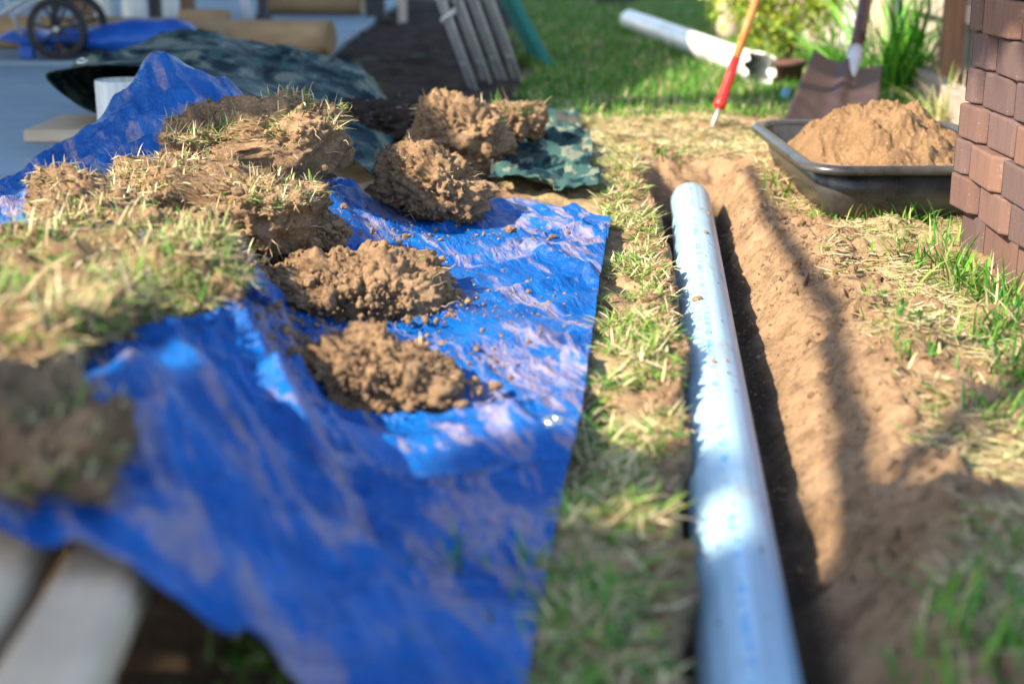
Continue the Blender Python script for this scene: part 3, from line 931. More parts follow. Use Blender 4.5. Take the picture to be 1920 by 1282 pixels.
def orient(o, p0, p1):
    """local z from p0 to p1, local y up"""
    z = (Vector(p1) - Vector(p0)).normalized()
    x = Vector((0, 0, 1)).cross(z)
    x = x.normalized()
    y = z.cross(x)
    Mx = Matrix((x, y, z)).transposed().to_4x4()
    Mx.translation = Vector(p0)
    o.matrix_world = Mx
p0, p1 = (pipe_x(PIPE_Y0), PIPE_Y0, PIPE_Z - 0.004), (pipe_x(PIPE_Y1), PIPE_Y1, PIPE_Z + 0.002)
pipe = pvc_pipe('drain_pipe', (Vector(p1) - Vector(p0)).length, PIPE_R, 0.004, M['pvc'], 'long grey-white plastic drain pipe lying in the trench', 'pipe')
orient(pipe, p0, p1)
# a few crumbs of soil fallen on top of it, and along the trench
r = np.random.default_rng(31)
yy = r.uniform(1.3, 4.0, 900)
xl, xr = trench_edges(yy)
xx = np.where(r.random(900) < 0.45, xl - r.gamma(1.5, 0.02, 900), pipe_x(yy) + 0.07 + r.random(900) * (xr - pipe_x(yy) + 0.1))
sz = 0.0012 + r.gamma(1.0, 0.0016, 900)
zz = ground_z(xx, yy) + sz * 0.5
ang = r.normal(0.1, 0.45, 46)                                 # grains that rolled onto the pipe
py = r.uniform(1.35, 3.8, 46)
xx = np.concatenate([xx, pipe_x(py) + PIPE_R * np.sin(ang)])
zz = np.concatenate([zz, PIPE_Z + PIPE_R * np.cos(ang)])
yy = np.concatenate([yy, py])
sz = np.concatenate([sz, 0.0012 + r.gamma(0.9, 0.0016, 46)])
o = crumbs('loose_soil', np.stack([xx, yy, zz], 1), sz, M['soil'], 32)
tag(o, 'loose crumbs of soil on the pipe and both sides of the trench', 'soil')
kind(o, 'stuff')

rk = np.random.default_rng(38)
yy = rk.uniform(1.5, 4.2, 7000)
xl, xr = trench_edges(yy)
xx = np.where(rk.random(7000) < 0.3, xl - rk.gamma(1.4, 0.025, 7000), pipe_x(yy) + 0.07 + rk.random(7000) * (xr - pipe_x(yy) + 0.16))
keep = vnoise(xyz(xx, yy) * 9, 66) > -0.25
xx, yy = xx[keep], yy[keep]
sz = 0.0008 + rk.gamma(0.9, 0.0011, len(xx))
o = crumbs('soil_grit', np.stack([xx, yy, ground_z(xx, yy) + 0.2 * sz], 1), sz, M['soil'], 39, None, 1)
tag(o, 'fine gritty soil strewn over the trench sides', 'soil')
kind(o, 'stuff')
rk = np.random.default_rng(36)
yy = rk.uniform(1.7, 3.5, 170)
xl, xr = trench_edges(yy)
xx = np.where(rk.random(170) < 0.6, xr + rk.normal(0.0, 0.05, 170), xl - np.abs(rk.normal(0.0, 0.025, 170)))
sz = 0.004 + rk.gamma(1.2, 0.0045, 170)
o = crumbs('broken_soil', np.stack([xx, yy, ground_z(xx, yy) - sz * 0.15], 1), sz, M['soil'], 37)
tag(o, 'broken chunks of dry soil along the rims of the trench', 'soil')
kind(o, 'stuff')

# ------------------------------------------------------------------ clods
def clod(name, label, uvz, radii, rotz, seed, sub=6, tilt=(0, 0), box=0.72, crumb=1.0, grass=0, straw=0.75, roots=0, matn='soil', glen=(0.02, 0.05), base=None, group=None, sink=0.25):
    """lump of soil resting on what is under it; grass grows from its upper side"""
    c = np.array(uvz, float)
    V, F = ICO[sub]
    rad = np.array(radii)
    S_ = np.sign(V) * np.abs(V) ** box
    S_ = S_ * plane_cut(V, 16, np.random.default_rng(seed + 70), 0.70, 1.05)[:, None]
    Pm = S_ * rad
    big = fbm(V * 1.6 + seed, seed, 3)
    med = fbm(Pm * 16 + seed, seed + 3, 4)
    warp = np.stack([fbm(Pm * 40, seed + 31, 2), fbm(Pm * 40 + 7, seed + 32, 2), fbm(Pm * 40 + 13, seed + 33, 2)], 1)
    w1 = worley(Pm * 38 + seed + 0.35 * warp, seed + 5)
    w2 = worley(Pm * 90 + seed + 0.3 * warp, seed + 6)
    chunk = worley(Pm * 11 + 0.25 * np.stack([med, big, med], 1) + seed, seed + 8)
    rg = np.abs(fbm(Pm * 30 + seed, seed + 14, 3))
    disp = (0.16 * rad.min() * big + 0.016 * med + 0.030 * (0.55 - chunk) - 0.022 * rg + crumb * (0.006 * (0.55 - w1) + 0.005 * (0.5 - w2))
            + 0.0075 * fbm(Pm * 75 + 3, seed + 15, 3, 0.6) + 0.005 * np.abs(vnoise(Pm * 120, seed + 17)) + 0.004 * vnoise(Pm * 260, seed + 16))
    Pm = Pm + V * disp[:, None]
    E_ = Euler((tilt[0], tilt[1], rotz)).to_matrix()
    Rm = np.array(E_)
    Pm = Pm @ Rm.T
    wx_, wy_ = Pm[:, 0] + c[0], Pm[:, 1] + c[1]
    low = (base(wx_, wy_) if base is not None else ground_z(wx_, wy_)) - 0.004 - c[2]
    Pm[:, 2] = np.maximum(Pm[:, 2], low + 0.012 * (Pm[:, 2] - low).clip(-1, 0))
    o = thing(name, label, 'clod of soil' if not grass else 'turf', tuple(c), 0, group)
    npmesh('soil', Pm, F, M[matn], o)
    r = np.random.default_rng(seed + 9)
    nz = (V @ Rm.T)[:, 2]
    if grass:
        cand = np.where((nz > 0.35) & (Pm[:, 2] > low + 0.02))[0]
        k = cand[r.integers(0, len(cand), grass)]
        cl = fbm(Pm[k] * 14, seed + 12, 2)
        k = k[cl > -0.35]
        n = len(k)
        lie = r.random(n)
        lean = np.where(lie < 0.86, r.uniform(0.8, 1.08, n), r.uniform(0.1, 0.75, n))
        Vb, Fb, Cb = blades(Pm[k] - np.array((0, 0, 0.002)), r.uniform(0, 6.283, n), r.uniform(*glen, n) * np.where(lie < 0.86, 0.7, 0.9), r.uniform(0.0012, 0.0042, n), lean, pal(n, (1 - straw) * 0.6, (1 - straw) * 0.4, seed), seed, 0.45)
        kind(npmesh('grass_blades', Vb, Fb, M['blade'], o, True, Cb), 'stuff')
    kk = np.where(Pm[:, 2] > low + 0.004)[0]
    kk = kk[r.integers(0, len(kk), 420)]
    gs = 0.0015 + r.gamma(1.4, 0.0016, len(kk))
    kind(crumbs('crumbs', Pm[kk], gs, M[matn], seed + 20, o), 'stuff')
    if roots:
        cand = np.where((Pm[:, 2] > low + 0.015) & (nz < 0.6))[0]
        VV, FF = [], []
        for i in range(roots):
            p = Vector(Pm[cand[r.integers(0, len(cand))]])
            d = Vector(((p.x), (p.y), 0)).normalized() * 0.5 + Vector(r.normal(0, 0.6, 3))
            pts = [p - d.normalized() * 0.004]
            for q in range(4):
                d = d.normalized() + Vector(r.normal(0, 0.55, 3)) + Vector((0, 0, -0.12))
                pts.append(pts[-1] + d.normalized() * r.uniform(0.006, 0.015))
            v, f = tube(pts, [0.0012, 0.0011, 0.0009, 0.0007, 0.0004], 5, False)
            FF += [[a + len(VV) for a in g] for g in f]
            VV += v
        kind(pyobj('roots', VV, FF, M['root'], o), 'stuff')
    return o, Pm + c

def on_tarp(u, v, z=None, up=0.0):
    """place over the tarpaulin seen at (u, v), for a body about z high"""
    p = at(u, v, z)
    p[2] = tarp_z(np.array([p[0]]), np.array([p[1]]), False)[0] + up
    return p
TZ = lambda a, b: tarp_z(a, b)
# turf pieces on the left hump, far to near
clod('turf', 'thick grass-topped turf slab at the back of the hump, half shaded', aty(475, 278, 3.18), (0.205, 0.16, 0.092), 0.15, 301, 6, (0.10, -0.05), 0.55, 1.0, 3600, 0.66, 80, 'soil', (0.02, 0.055), TZ)
clod('turf', 'crumbly turf slab in the middle of the hump with a rounded right end', aty(400, 405, 2.76), (0.215, 0.16, 0.098), -0.1, 302, 6, (0.05, 0.10), 0.58, 1.0, 4200, 0.78, 80, 'soil', (0.02, 0.045), TZ)
clod('turf', 'pale upright turf lump at the left end of the hump', aty(190, 440, 2.58), (0.125, 0.13, 0.095), 0.4, 303, 6, (0.2, 0.15), 0.62, 1.0, 2200, 0.84, 40, 'soil', (0.02, 0.04), TZ)
clod('turf', 'rough turf wedge filling the gap between the big blurred piece and middle slab', aty(235, 478, 2.36), (0.205, 0.13, 0.085), 0.05, 317, 6, (0.05, 0.05), 0.6, 1.0, 3000, 0.72, 60, 'soil', (0.02, 0.05), TZ)
clod('turf', 'broken turf edge hanging over the slope of the blue tarpaulin', aty(350, 505, 2.38), (0.13, 0.12, 0.060), 0.3, 313, 6, (0.0, 0.2), 0.62, 1.1, 1500, 0.8, 50, 'soil', (0.015, 0.04), TZ)
clod('turf', 'big blurred turf piece with long green blades, left edge of the view', aty(140, 585, 2.05), (0.240, 0.21, 0.108), 0.2, 304, 6, (0.05, 0.08), 0.58, 1.0, 7500, 0.58, 50, 'soil', (0.03, 0.075), TZ)
clod('turf', 'grassy turf block below the big blurred turf piece', aty(85, 705, 1.70), (0.150, 0.17, 0.115), 0.1, 305, 6, (0.0, 0.12), 0.6, 1.0, 4200, 0.52, 40, 'soil', (0.03, 0.07), TZ)
clod('turf', 'nearest turf piece, dark sided, above the timber boards', aty(0, 900, 1.28), (0.115, 0.13, 0.085), 0.1, 315, 6, (0.0, 0.12), 0.6, 1.0, 1500, 0.45, 40, 'soil', (0.02, 0.055), TZ)
# clods beside the folded camouflage sheet
clod('clod', 'large cloven clod with sunlit face on the back of the blue tarpaulin', aty(815, 350, 3.30), (0.135, 0.10, 0.085), -0.35, 306, 6, (0.1, 0.25), 0.72, 0.8, 260, 0.8, 30, 'soil', (0.015, 0.045), TZ)
clod('clod', 'tall rear clod topped with bright green and straw shoots', aty(860, 255, 4.00), (0.155, 0.13, 0.10), 0.2, 307, 6, (0.0, 0.2), 0.74, 0.9, 320, 0.6, 30, 'soil', (0.02, 0.06), lambda a, b: ground_z(a, b, False))
clod('clod', 'grass-covered lump right of the tall rear clod', aty(965, 225, 4.25), (0.085, 0.09, 0.06), 0.0, 308, 5, (0, 0), 0.8, 1.0, 420, 0.6, 10, 'soil', (0.025, 0.07), lambda a, b: ground_z(a, b, False))
clod('clod', 'dark shaded heap of soil behind the tall rear clod', aty(740, 235, 4.55), (0.22, 0.16, 0.085), 0.0, 309, 5, (0, 0), 0.85, 1.2, 260, 0.75, 20, 'bed', (0.02, 0.05), lambda a, b: ground_z(a, b, False))
# loose heaps on the flat of the tarpaulin
def heap(name, label, u, v, radii, rotz, seed, n, roots):
    c = at(u, v, 0.04)
    c[2] = max(0.03, tarp_z(c[:1], c[1:2])[0])
    o, P3 = clod(name, label, c, radii, rotz, seed, 6, (0, 0), 0.9, 0.7, 40, 0.6, roots, 'soil', (0.02, 0.05), TZ)
    r = np.random.default_rng(seed)
    a, d = r.uniform(0, 6.283, n), 1.0 * r.random(n) ** 0.45 * (1 + 0.18 * r.normal(size=n))
    lx, ly = d * np.cos(a) * radii[0] * 1.08, d * np.sin(a) * radii[1] * 1.08
    x, y = lx * math.cos(rotz) - ly * math.sin(rotz), lx * math.sin(rotz) + ly * math.cos(rotz)
    sz = 0.0014 + r.gamma(0.7, 0.0026, n)
    hz = np.sqrt(np.clip(1 - d ** 2, 0, 1)) * radii[2] * 0.80
    z = np.maximum(hz, tarp_z(x + c[0], y + c[1]) - c[2]) + 0.2 * sz
    q = crumbs('loose_grains', np.stack([x, y, z], 1), sz, M['soil'], seed + 1, o)
    kind(q, 'stuff')
    return o
heap('soil_heap', 'loose crumbly heap of soil in the middle of the blue tarpaulin', 655, 545, (0.185, 0.165, 0.085), -0.5, 311, 2200, 50)
heap('soil_heap', 'darker rounded heap of soil nearest the camera on the blue tarpaulin', 690, 705, (0.14, 0.10, 0.072), -0.25, 312, 1300, 40)
heap('soil_heap', 'low dark spill of soil between the turf edge and the middle heap', 545, 490, (0.10, 0.11, 0.050), 0.3, 316, 900, 40)
r = np.random.default_rng(77)
n = 1500
cx, cy = [], []
for (u, v, s, k) in ((760, 450, .07, 260), (830, 560, .05, 220), (700, 640, .07, 220), (420, 560, .07, 350), (520, 500, .06, 500), (560, 620, .05, 300), (960, 430, .10, 200), (900, 640, .10, 130), (620, 400, .05, 160), (300, 760, .07, 90), (1000, 560, .1, 160)):
    q = at(u, v, 0.04)
    cx.append(q[0] + r.normal(0, s, k)); cy.append(q[1] + r.normal(0, s, k))
cx, cy = np.concatenate(cx), np.concatenate(cy)
k = (cx < tarp_side_x(cy) - 0.01) & (cy < 3.3)
cx, cy = cx[k], cy[k]
sz = 0.0009 + r.gamma(1.0, 0.0014, len(cx))
o = crumbs('soil_crumbs', np.stack([cx, cy, tarp_z(cx, cy) + 0.5 * sz], 1), sz, M['soil'], 78)
tag(o, 'scattered crumbs of soil lying on the blue tarpaulin', 'soil')
kind(o, 'stuff')

# ------------------------------------------------------------------ camouflage sheet: a hump with an open mouth, and a flat fold
def loft(sections, mu, mv):
    A = np.array([catmull(s, mu) for s in sections])
    B = np.stack([catmull(A[:, i], mv) for i in range(mu)], 0)      # mu, mv, 3
    return B
secs = [
    [aty(262, 218, 4.62), aty(180, 213, 4.56), aty(120, 178, 4.50), aty(86, 142, 4.46), aty(125, 130, 4.42), aty(200, 124, 4.40), aty(313, 134, 4.36), aty(460, 172, 4.30), aty(590, 250, 4.15), aty(700, 330, 3.85)],
    [aty(300, 185, 5.0), aty(220, 170, 4.95), aty(165, 150, 4.85), aty(150, 125, 4.80), aty(180, 114, 4.78), aty(250, 106, 4.78), aty(350, 108, 4.75), aty(480, 138, 4.70), aty(620, 190, 4.55), aty(725, 300, 4.15)],
    [aty(340, 150, 5.4), aty(280, 140, 5.35), aty(240, 115, 5.3), aty(235, 102, 5.25), aty(260, 92, 5.25), aty(310, 82, 5.25), aty(400, 84, 5.2), aty(510, 108, 5.1), aty(650, 145, 4.95), aty(742, 262, 4.45)],
    [aty(380, 120, 5.8), aty(340, 105, 5.8), aty(310, 85, 5.75), aty(305, 72, 5.7), aty(325, 66, 5.7), aty(360, 63, 5.65), aty(430, 70, 5.6), aty(530, 92, 5.5), aty(668, 132, 5.25), aty(748, 235, 4.7)],
    [aty(400, 150, 6.0), aty(370, 135, 6.0), aty(350, 115, 6.0), aty(345, 100, 6.0), aty(355, 92, 6.0), aty(385, 88, 6.0), aty(450, 94, 5.9), aty(545, 112, 5.8), aty(680, 160, 5.45), aty(752, 225, 4.95)]]
Bm = loft(secs, 120, 110)
q = Bm.reshape(-1, 3)
w = 0.026 * (ridge(q * np.array((5, 6, 6)), 120) ** 4 - 0.3) + 0.006 * fbm(q * 9, 121, 3)
right_side = sstep(-0.75, -0.45, q[:, 0])
w = w + right_side * 0.035 * (ridge(q * np.array((11, 6, 6)) + 0.3 * q[:, [1]], 122) ** 2 - 0.45)
edge_keep = np.ones((120, 110)); edge_keep[:, :10] = np.linspace(0.15, 1, 10)
q = q + np.array((0.1, -0.2, 1.0)) * (w * edge_keep.ravel())[:, None]
cs = thing('camouflage_tarp', 'dark camouflage plastic sheet draped as a hump with open mouth behind blue tarpaulin', 'tarp', (-0.9, 4.9, 0))
oc = np.array((-0.9, 4.9, 0))
sh = npmesh('sheet', q - oc, grid_faces(120, 110)[:, ::-1], M['camo'], cs)
so = sh.modifiers.new('thick', 'SOLIDIFY')
so.thickness, so.offset = 0.0016, -1
# doubled hem along the mouth
hq = Bm[20:, :9].copy() + (q.reshape(120, 110, 3) - Bm)[20:, :9]
hq = hq + np.array((0, -0.003, 0.004))
npmesh('hem', hq.reshape(-1, 3) - oc, grid_faces(100, 9)[:, ::-1], M['camo'], cs)
e = aty(313, 131, 4.37)
eyelet(e - oc + np.array((0, -0.006, 0.010)), 0.021, cs, (0, -0.45, 1))
for (u, v, y_) in ((155, 121, 4.43),):
    eyelet(aty(u, v, y_) - oc + np.array((0, -0.006, 0.012)), 0.017, cs, (0, -0.45, 1))

def flat_fold(name, label, corners, seed, h, amp, mm, cat):
    """a crumpled flat piece of sheet between four ground corners"""
    c = np.array(corners)
    s, t = np.meshgrid(np.linspace(0, 1, 90), np.linspace(0, 1, 90), indexing='ij')
    s, t = s[..., None], t[..., None]
    Pp = (1 - s) * (1 - t) * c[0] + s * (1 - t) * c[1] + s * t * c[2] + (1 - s) * t * c[3]
    x, y = Pp[..., 0].ravel(), Pp[..., 1].ravel()
    x = x + 0.012 * vnoise(xyz(x, y) * 9, seed)
    y = y + 0.03 * vnoise(xyz(x, y) * 7, seed + 1)
    ang = 0.9
    uu = x * math.cos(ang) + y * math.sin(ang)
    vv = -x * math.sin(ang) + y * math.cos(ang)
    z = h + amp * ridge(xyz(uu * 7, vv * 2.5), seed + 2) ** 2 + 0.5 * amp * np.mod(uu * 6 + 0.3 * vnoise(xyz(x, y) * 4, seed + 5), 1.0) ** 3 + 0.25 * amp * fbm(xyz(x, y) * 20, seed + 3, 3)
    o_ = np.array((c[:, 0].mean(), c[:, 1].mean(), 0))
    o = npmesh(name, np.stack([x, y, z], 1) - o_, grid_faces(90, 90)[:, ::-1] if np.cross(c[1] - c[0], c[3] - c[0])[2] < 0 else grid_faces(90, 90), mm)
    o.location = o_
    m_ = o.modifiers.new('thick', 'SOLIDIFY')
    m_.thickness = 0.003
    return tag(o, label, cat)
flat_fold('camouflage_tarp_fold', 'flat folded camouflage sheet corner between rear clods and trench', [at(915, 368, 0.0), at(1120, 368, 0.0), at(1085, 232, 0.0), at(965, 225, 0.0)], 130, 0.016, 0.05, M['camo'], 'tarp')

# ------------------------------------------------------------------ things on the patio
o = pvc_pipe('pipe_offcut', 0.20, 0.080, 0.006, M['pvc_white'], 'short white pipe offcut standing upright in the mouth of camouflage sheet', 'pipe')
pp = aty(228, 150, 4.36)
o.location = (pp[0], 4.36, pp[2] - 0.20)
pl = pp[2] - 0.20
def plank(name, label, p0, p1, width, th, m, cat='plank', bev=0.006, group=None):
    """board from p0 to p1, centre line of its top face"""
    a, b_ = Vector(p0), Vector(p1)
    L = (b_ - a).length
    o = bmobj(name, box_bm(width, L, th, bev, 2, (0, 0, -th / 2)), m)
    d = (b_ - a).normalized()
    x = d.cross(Vector((0, 0, 1))).normalized()
    z = x.cross(d)
    Mx = Matrix((x, d, z)).transposed().to_4x4()
    Mx.translation = (a + b_) / 2
    o.matrix_world = Mx
    for p in o.data.polygons:
        p.use_smooth = False
    return tag(o, label, cat, group)
plank('plank', 'short pale timber plank lying on the patio under the camouflage sheet', (-1.52, 4.62, 0.072), (-0.85, 4.60, 0.072), 0.36, 0.040, M['plank'])
def log(name, label, p0, p1, r, m, seed, cat='log'):
    a, b_ = np.array(p0, float), np.array(p1, float)
    ts = np.linspace(0, 1, 24)
    P = a + (b_ - a) * ts[:, None]
    rr = r * (1 + 0.03 * vnoise(xyz(ts * 5, ts * 0), seed))
    V, F = tube([Vector(p) for p in P], list(rr), 20)
    V = [v - Vector(a) for v in V]
    o = pyobj(name, V, F, m)
    o.location = a
    return tag(o, label, cat)
log('timber_log', 'round pine log lying along the patio behind the cart wheel', (-2.75, 7.62, 0.135), (-0.90, 7.20, 0.135), 0.085, M['pine'], 1)
log('timber_log', 'thick round log at the back edge of the patio', (-1.78, 10.4, 0.165), (-1.06, 10.35, 0.165), 0.115, M['pine'], 2)
log('timber_log', 'short yellowish log behind the front log', (-2.12, 9.3, 0.10), (-1.80, 9.25, 0.10), 0.05, M['pine'], 3)

# two-wheeled cart
WC = aty(107, 57, 6.93)
cart = thing('hand_cart', 'folding hand cart with black spoked wheels at the left edge', 'cart', (WC[0], WC[1], 0.05))
def wheel(y_off, r_=0.146, xo=0.0):
    V, F = [], []
    prof = []
    for k in range(12):
        a = 2 * math.pi * k / 12
        prof.append((r_ - 0.014 + 0.014 * math.cos(a), 0.015 * math.sin(a)))
    prof.append(prof[0])
    V, F = lathe(prof, 56)
    V = [(x + xo, z + y_off, y + r_) for x, y, z in V]
    w_ = pyobj('wheel', V, F, M['rubber'], cart)
    prof = [(r_ - 0.036, -0.011), (r_ - 0.026, -0.013), (r_ - 0.026, 0.013), (r_ - 0.036, 0.011), (r_ - 0.036, -0.011)]
    V, F = lathe(prof, 56)
    pyobj('rim', [(x + xo, z + y_off, y + r_) for x, y, z in V], F, M['dark_metal'], w_)
    for k in range(7):
        a = 2 * math.pi * k / 7 - math.pi / 2
        pts = [(xo + math.cos(a) * t, y_off, r_ + math.sin(a) * t) for t in (0.012, 0.06, r_ - 0.03)]
        tube_obj('spoke', pts, [0.009, 0.0065, 0.008], M['dark_metal'], w_, 8)
    tube_obj('hub', [(xo, y_off - 0.022, r_), (xo, y_off - 0.018, r_), (xo, y_off + 0.02, r_)], [0.009, 0.016, 0.018], M['steel'], w_, 16)
wheel(0.0)
wheel(0.42, xo=-0.02)
tube_obj('axle', [(0, 0.02, 0.146), (-0.02, 0.40, 0.146)], 0.007, M['steel'], cart, 8)
for yy_ in (0.05, 0.36):
    tube_obj('frame_bar', [(-0.34, yy_, 0.18), (-0.28, yy_, 0.215), (0.02, yy_, 0.38), (0.2, yy_, 0.48)], 0.010, M['galv'], cart, 8)
    tube_obj('frame_leg', [(-0.29, yy_ + 0.02, 0.48), (-0.26, yy_ + 0.02, 0.30), (-0.18, yy_ + 0.02, 0.07)], 0.010, M['galv'], cart, 8)
    bmobj('foot', box_bm(0.07, 0.05, 0.065, 0.008, 2, (-0.175, yy_ + 0.02, 0.036)), M['blue_sheet'], cart)
    tube_obj('fork', [(0, yy_ - 0.02 if yy_ < 0.2 else yy_ + 0.02, 0.146), (-0.05, yy_, 0.33)], 0.009, M['dark_metal'], cart, 8)

# folded blue sheet behind the wheel
s, t = np.meshgrid(np.linspace(0, 1, 70), np.linspace(0, 2 * math.pi, 60, endpoint=False), indexing='ij')
xx = (s - 0.5) * 1.0
prof_r = np.sqrt(np.clip(1 - (2 * s - 1) ** 4, 0.0005, 1))
zz = 0.085 * prof_r * np.sin(t) * (0.45 + 0.75 * sstep(0.35, 0.75, s)) * np.where(np.sin(t) < 0, 0.9, 1) 
yy = 0.17 * prof_r * np.cos(t)
q = np.stack([xx.ravel(), yy.ravel(), zz.ravel()], 1)
q[:, 2] += 0.012 * fbm(q * 8, 140, 3)
q[:, 2] = np.maximum(q[:, 2] + 0.09, 0.002)
o = npmesh('folded_sheet', q, grid_faces(70, 60, True)[:, ::-1], M['blue_sheet'])
o.location = (-2.02, 7.12, 0.05)
tag(o, 'bulging folded blue plastic sheet beside the cart wheel', 'tarp')

# upright pipes and posts standing at the back of the patio
for i, (u0, u1, yb, mm, lab) in enumerate(((180, 210, 9.6, 'pvc_white', 'leftmost white upright pipe behind the front log'), (230, 275, 9.4, 'pvc_white', 'widest white upright pipe behind the front log'), (305, 336, 9.6, 'pvc_white', 'rightmost white upright pipe behind the front log'))):
    a_, b_ = at(u0, 33, .05), at(u1, 33, .05)
    rad = (b_[0] - a_[0]) / 2 * yb / a_[1]
    cx_ = (aty(u0, 20, yb)[0] + aty(u1, 20, yb)[0]) / 2
    o = pvc_pipe('upright_pipe', 0.95, rad, 0.006, M[mm], lab, 'pipe')
    o.location = (cx_, yb, 0.05)
    o.rotation_euler = (0.02, 0.03 * (i - 1), 0)
    o['group'] = 'white pipes standing at the back'
for (u0, u1, yb, mm, lab) in ((140, 172, 9.9, 'brown_wood', 'reddish brown post between cart wheel and white pipes'), (280, 302, 9.9, 'dark_metal', 'thin dark post between two white upright pipes'), (338, 364, 9.9, 'brown_wood', 'dark brown post right of the white upright pipes'),
                              (686, 722, 10.2, 'dark_metal', 'dark thick post beside the thick log end'), (746, 762, 9.9, 'grey_wood', 'thin grey stake standing in the dark soil')):
    a_, b_ = aty(u0, 10, yb), aty(u1, 10, yb)
    wd = b_[0] - a_[0]
    o = bmobj('post', box_bm(wd, wd, 1.0, 0.006, 2, (0, 0, 0.5)), M[mm])
    o.location = ((a_[0] + b_[0]) / 2, yb, 0.045 if u0 < 680 else 0.0)
    tag(o, lab, 'post')
V, F = lathe([(0.0, 0), (0.062, 0.0), (0.062, 0.025), (0.04, 0.05), (0.036, 0.10), (0.036, 0.9), (0.0, 0.9)], 24)
o = pyobj('stand', V, F, M['dark_metal'])
o.location = (aty(493, 30, 9.6)[0], 9.6, 0.05)
tag(o, 'black round stand with flared foot in front of thick log', 'stand')
o = bmobj('metal_strip', box_bm(0.06, 0.02, 0.9, 0.003, 1, (0, 0, 0.45)), M['galv'])
o.location = (aty(468, 36, 9.4)[0], 9.4, 0.052)
o.rotation_euler = (0.0, -0.16, 0)
tag(o, 'grey-green flat strip leaning left of the black stand', 'strip')

# dark crate at the far end of the lawn
cr = thing('crate', 'black crate at the far end of the lawn', 'crate', (0.86, 12.4, 0))
for (sx_, sy_, lx, ly) in ((0.34, 0.02, 0, -0.14), (0.34, 0.02, 0, 0.14), (0.02, 0.2598, -0.16, 0), (0.02, 0.2598, 0.16, 0)):
    bmobj('side', box_bm(sx_, sy_, 0.22, 0.004, 1, (lx, ly, 0.115)), M['black_plastic'], cr)
bmobj('bottom', box_bm(0.298, 0.258, 0.015, 0.003, 1, (0, 0, 0.0125)), M['black_plastic'], cr)

# ------------------------------------------------------------------ leaning rack and board
rack = thing('wire_rack', 'stack of grey galvanised wire racks leaning over the lawn edge', 'rack', (-0.07, 6.25, 0))
def rod(p, q, r_, nm='rod'):
    tube_obj(nm, [p, q], r_, M['galv'], rack, 8)
lean = -0.36
for li, (y0, xo) in enumerate(((-0.20, -0.10), (-0.06, -0.04), (0.08, 0.02), (0.20, 0.085))):
    def pt(s, h):
        return (xo + lean * h + 0.030 * s, y0 - 0.10 * s, h)
    for s in (0.0, 1.0):
        rod(pt(s, 0.0), pt(s, 1.3), 0.0085, 'side_bar')
    for k in range(1, 4):
        rod(pt(k / 4, 0.10), pt(k / 4, 1.28), 0.004)
    for h in (0.12, 0.46, 0.80, 1.15):
        rod(pt(0, h), pt(1, h), 0.0055, 'cross_bar')
for h0 in (0.30, 0.62):
    tube_obj('hook', [(-0.10 + lean * h0 - 0.01, -0.31, h0), (-0.06 + lean * h0, -0.33, h0 + 0.04), (-0.01 + lean * h0, -0.33, h0 + 0.13), (-0.005 + lean * (h0 + 0.05), -0.32, h0 + 0.24)], 0.011, M['galv'], rack, 8)
bd = bmobj('leaning_board', box_bm(0.040, 0.62, 1.3, 0.004, 1, (0, 0, 0.65)), M['teal'])
bd.location = (0.15, 7.30, 0.010)
bd.rotation_euler = (0, -0.50, 0.12)
tag(bd, 'teal painted board leaning behind the wire racks', 'board')

# ------------------------------------------------------------------ loose pipe on the lawn
a_, b_ = at(1180, 38, 0.06), at(1432, 132, 0.075)
dirv = Vector(b_ - a_)
lp = pvc_pipe('spare_pipe', dirv.length, 0.064, 0.004, M['pvc_white'], 'white plastic pipe with broken end lying across the lawn', 'pipe', True, 0.10)
orient(lp, tuple(a_), tuple(b_))

# ------------------------------------------------------------------ weeding tool, shovel, pot
tip, top_ = at(1331, 252, 0.0), aty(1425, -20, 5.05)
tl = thing('garden_fork', 'long-handled weeding tool with red grip stuck in the dry grass', 'garden tool', tuple(tip))
tv = Vector(top_ - tip)
def tp(k, off=(0, 0, 0)):
    return tuple(tv * k + Vector(off))
tube_obj('tine', [(0.0, 0, -0.03), (-0.004, 0, 0.012), tp(0.06, (0.0, 0, 0)), tp(0.12), tp(0.22)], [0.003, 0.0055, 0.006, 0.007, 0.008], M['steel'], tl, 8)
tube_obj('grip', [tp(0.175), tp(0.18), tp(0.21), tp(0.25), tp(0.40), tp(0.52), tp(0.525)], [0.012, 0.022, 0.023, 0.018, 0.0165, 0.0155, 0.012], M['red'], tl, 16)
tube_obj('handle', [tp(0.50), tp(0.8), tp(1.3), tp(2.4)], [0.014, 0.0145, 0.015, 0.015], M['varnish'], tl, 14)

sv = thing('shovel', 'rusty square-mouth shovel leaning on the fence post behind the tub', 'shovel', tuple(at(1553, 256, 0.0)))
so_ = np.array(sv.location)
ts, us = np.meshgrid(np.linspace(0, 1, 24), np.linspace(-1, 1, 24), indexing='ij')
bl, br = aty(1466, 250, 4.82), aty(1640, 262, 4.90)
tl_, tr_ = aty(1526, 110, 5.40), aty(1654, 140, 5.46)
w0 = (us[..., None] + 1) / 2
Pb = (1 - ts[..., None]) * ((1 - w0) * bl + w0 * br) + ts[..., None] * ((1 - w0) * tl_ + w0 * tr_)
Pb[..., 2] += 0.035 * us ** 2 + 0.03 * np.exp(-(us / 0.16) ** 2) * ts
Pb[..., 2] = np.maximum(Pb[..., 2], 0.004)
bld = npmesh('blade', Pb.reshape(-1, 3) - so_, grid_faces(24, 24), M['rust'], sv)
bm_ = bld.modifiers.new('thick', 'SOLIDIFY')
bm_.thickness = 0.003
nk0, nk1, nk2, nk3 = aty(1594, 155, 5.34), aty(1602, 112, 5.47), aty(1612, 62, 5.62), aty(1634, -60, 5.90)
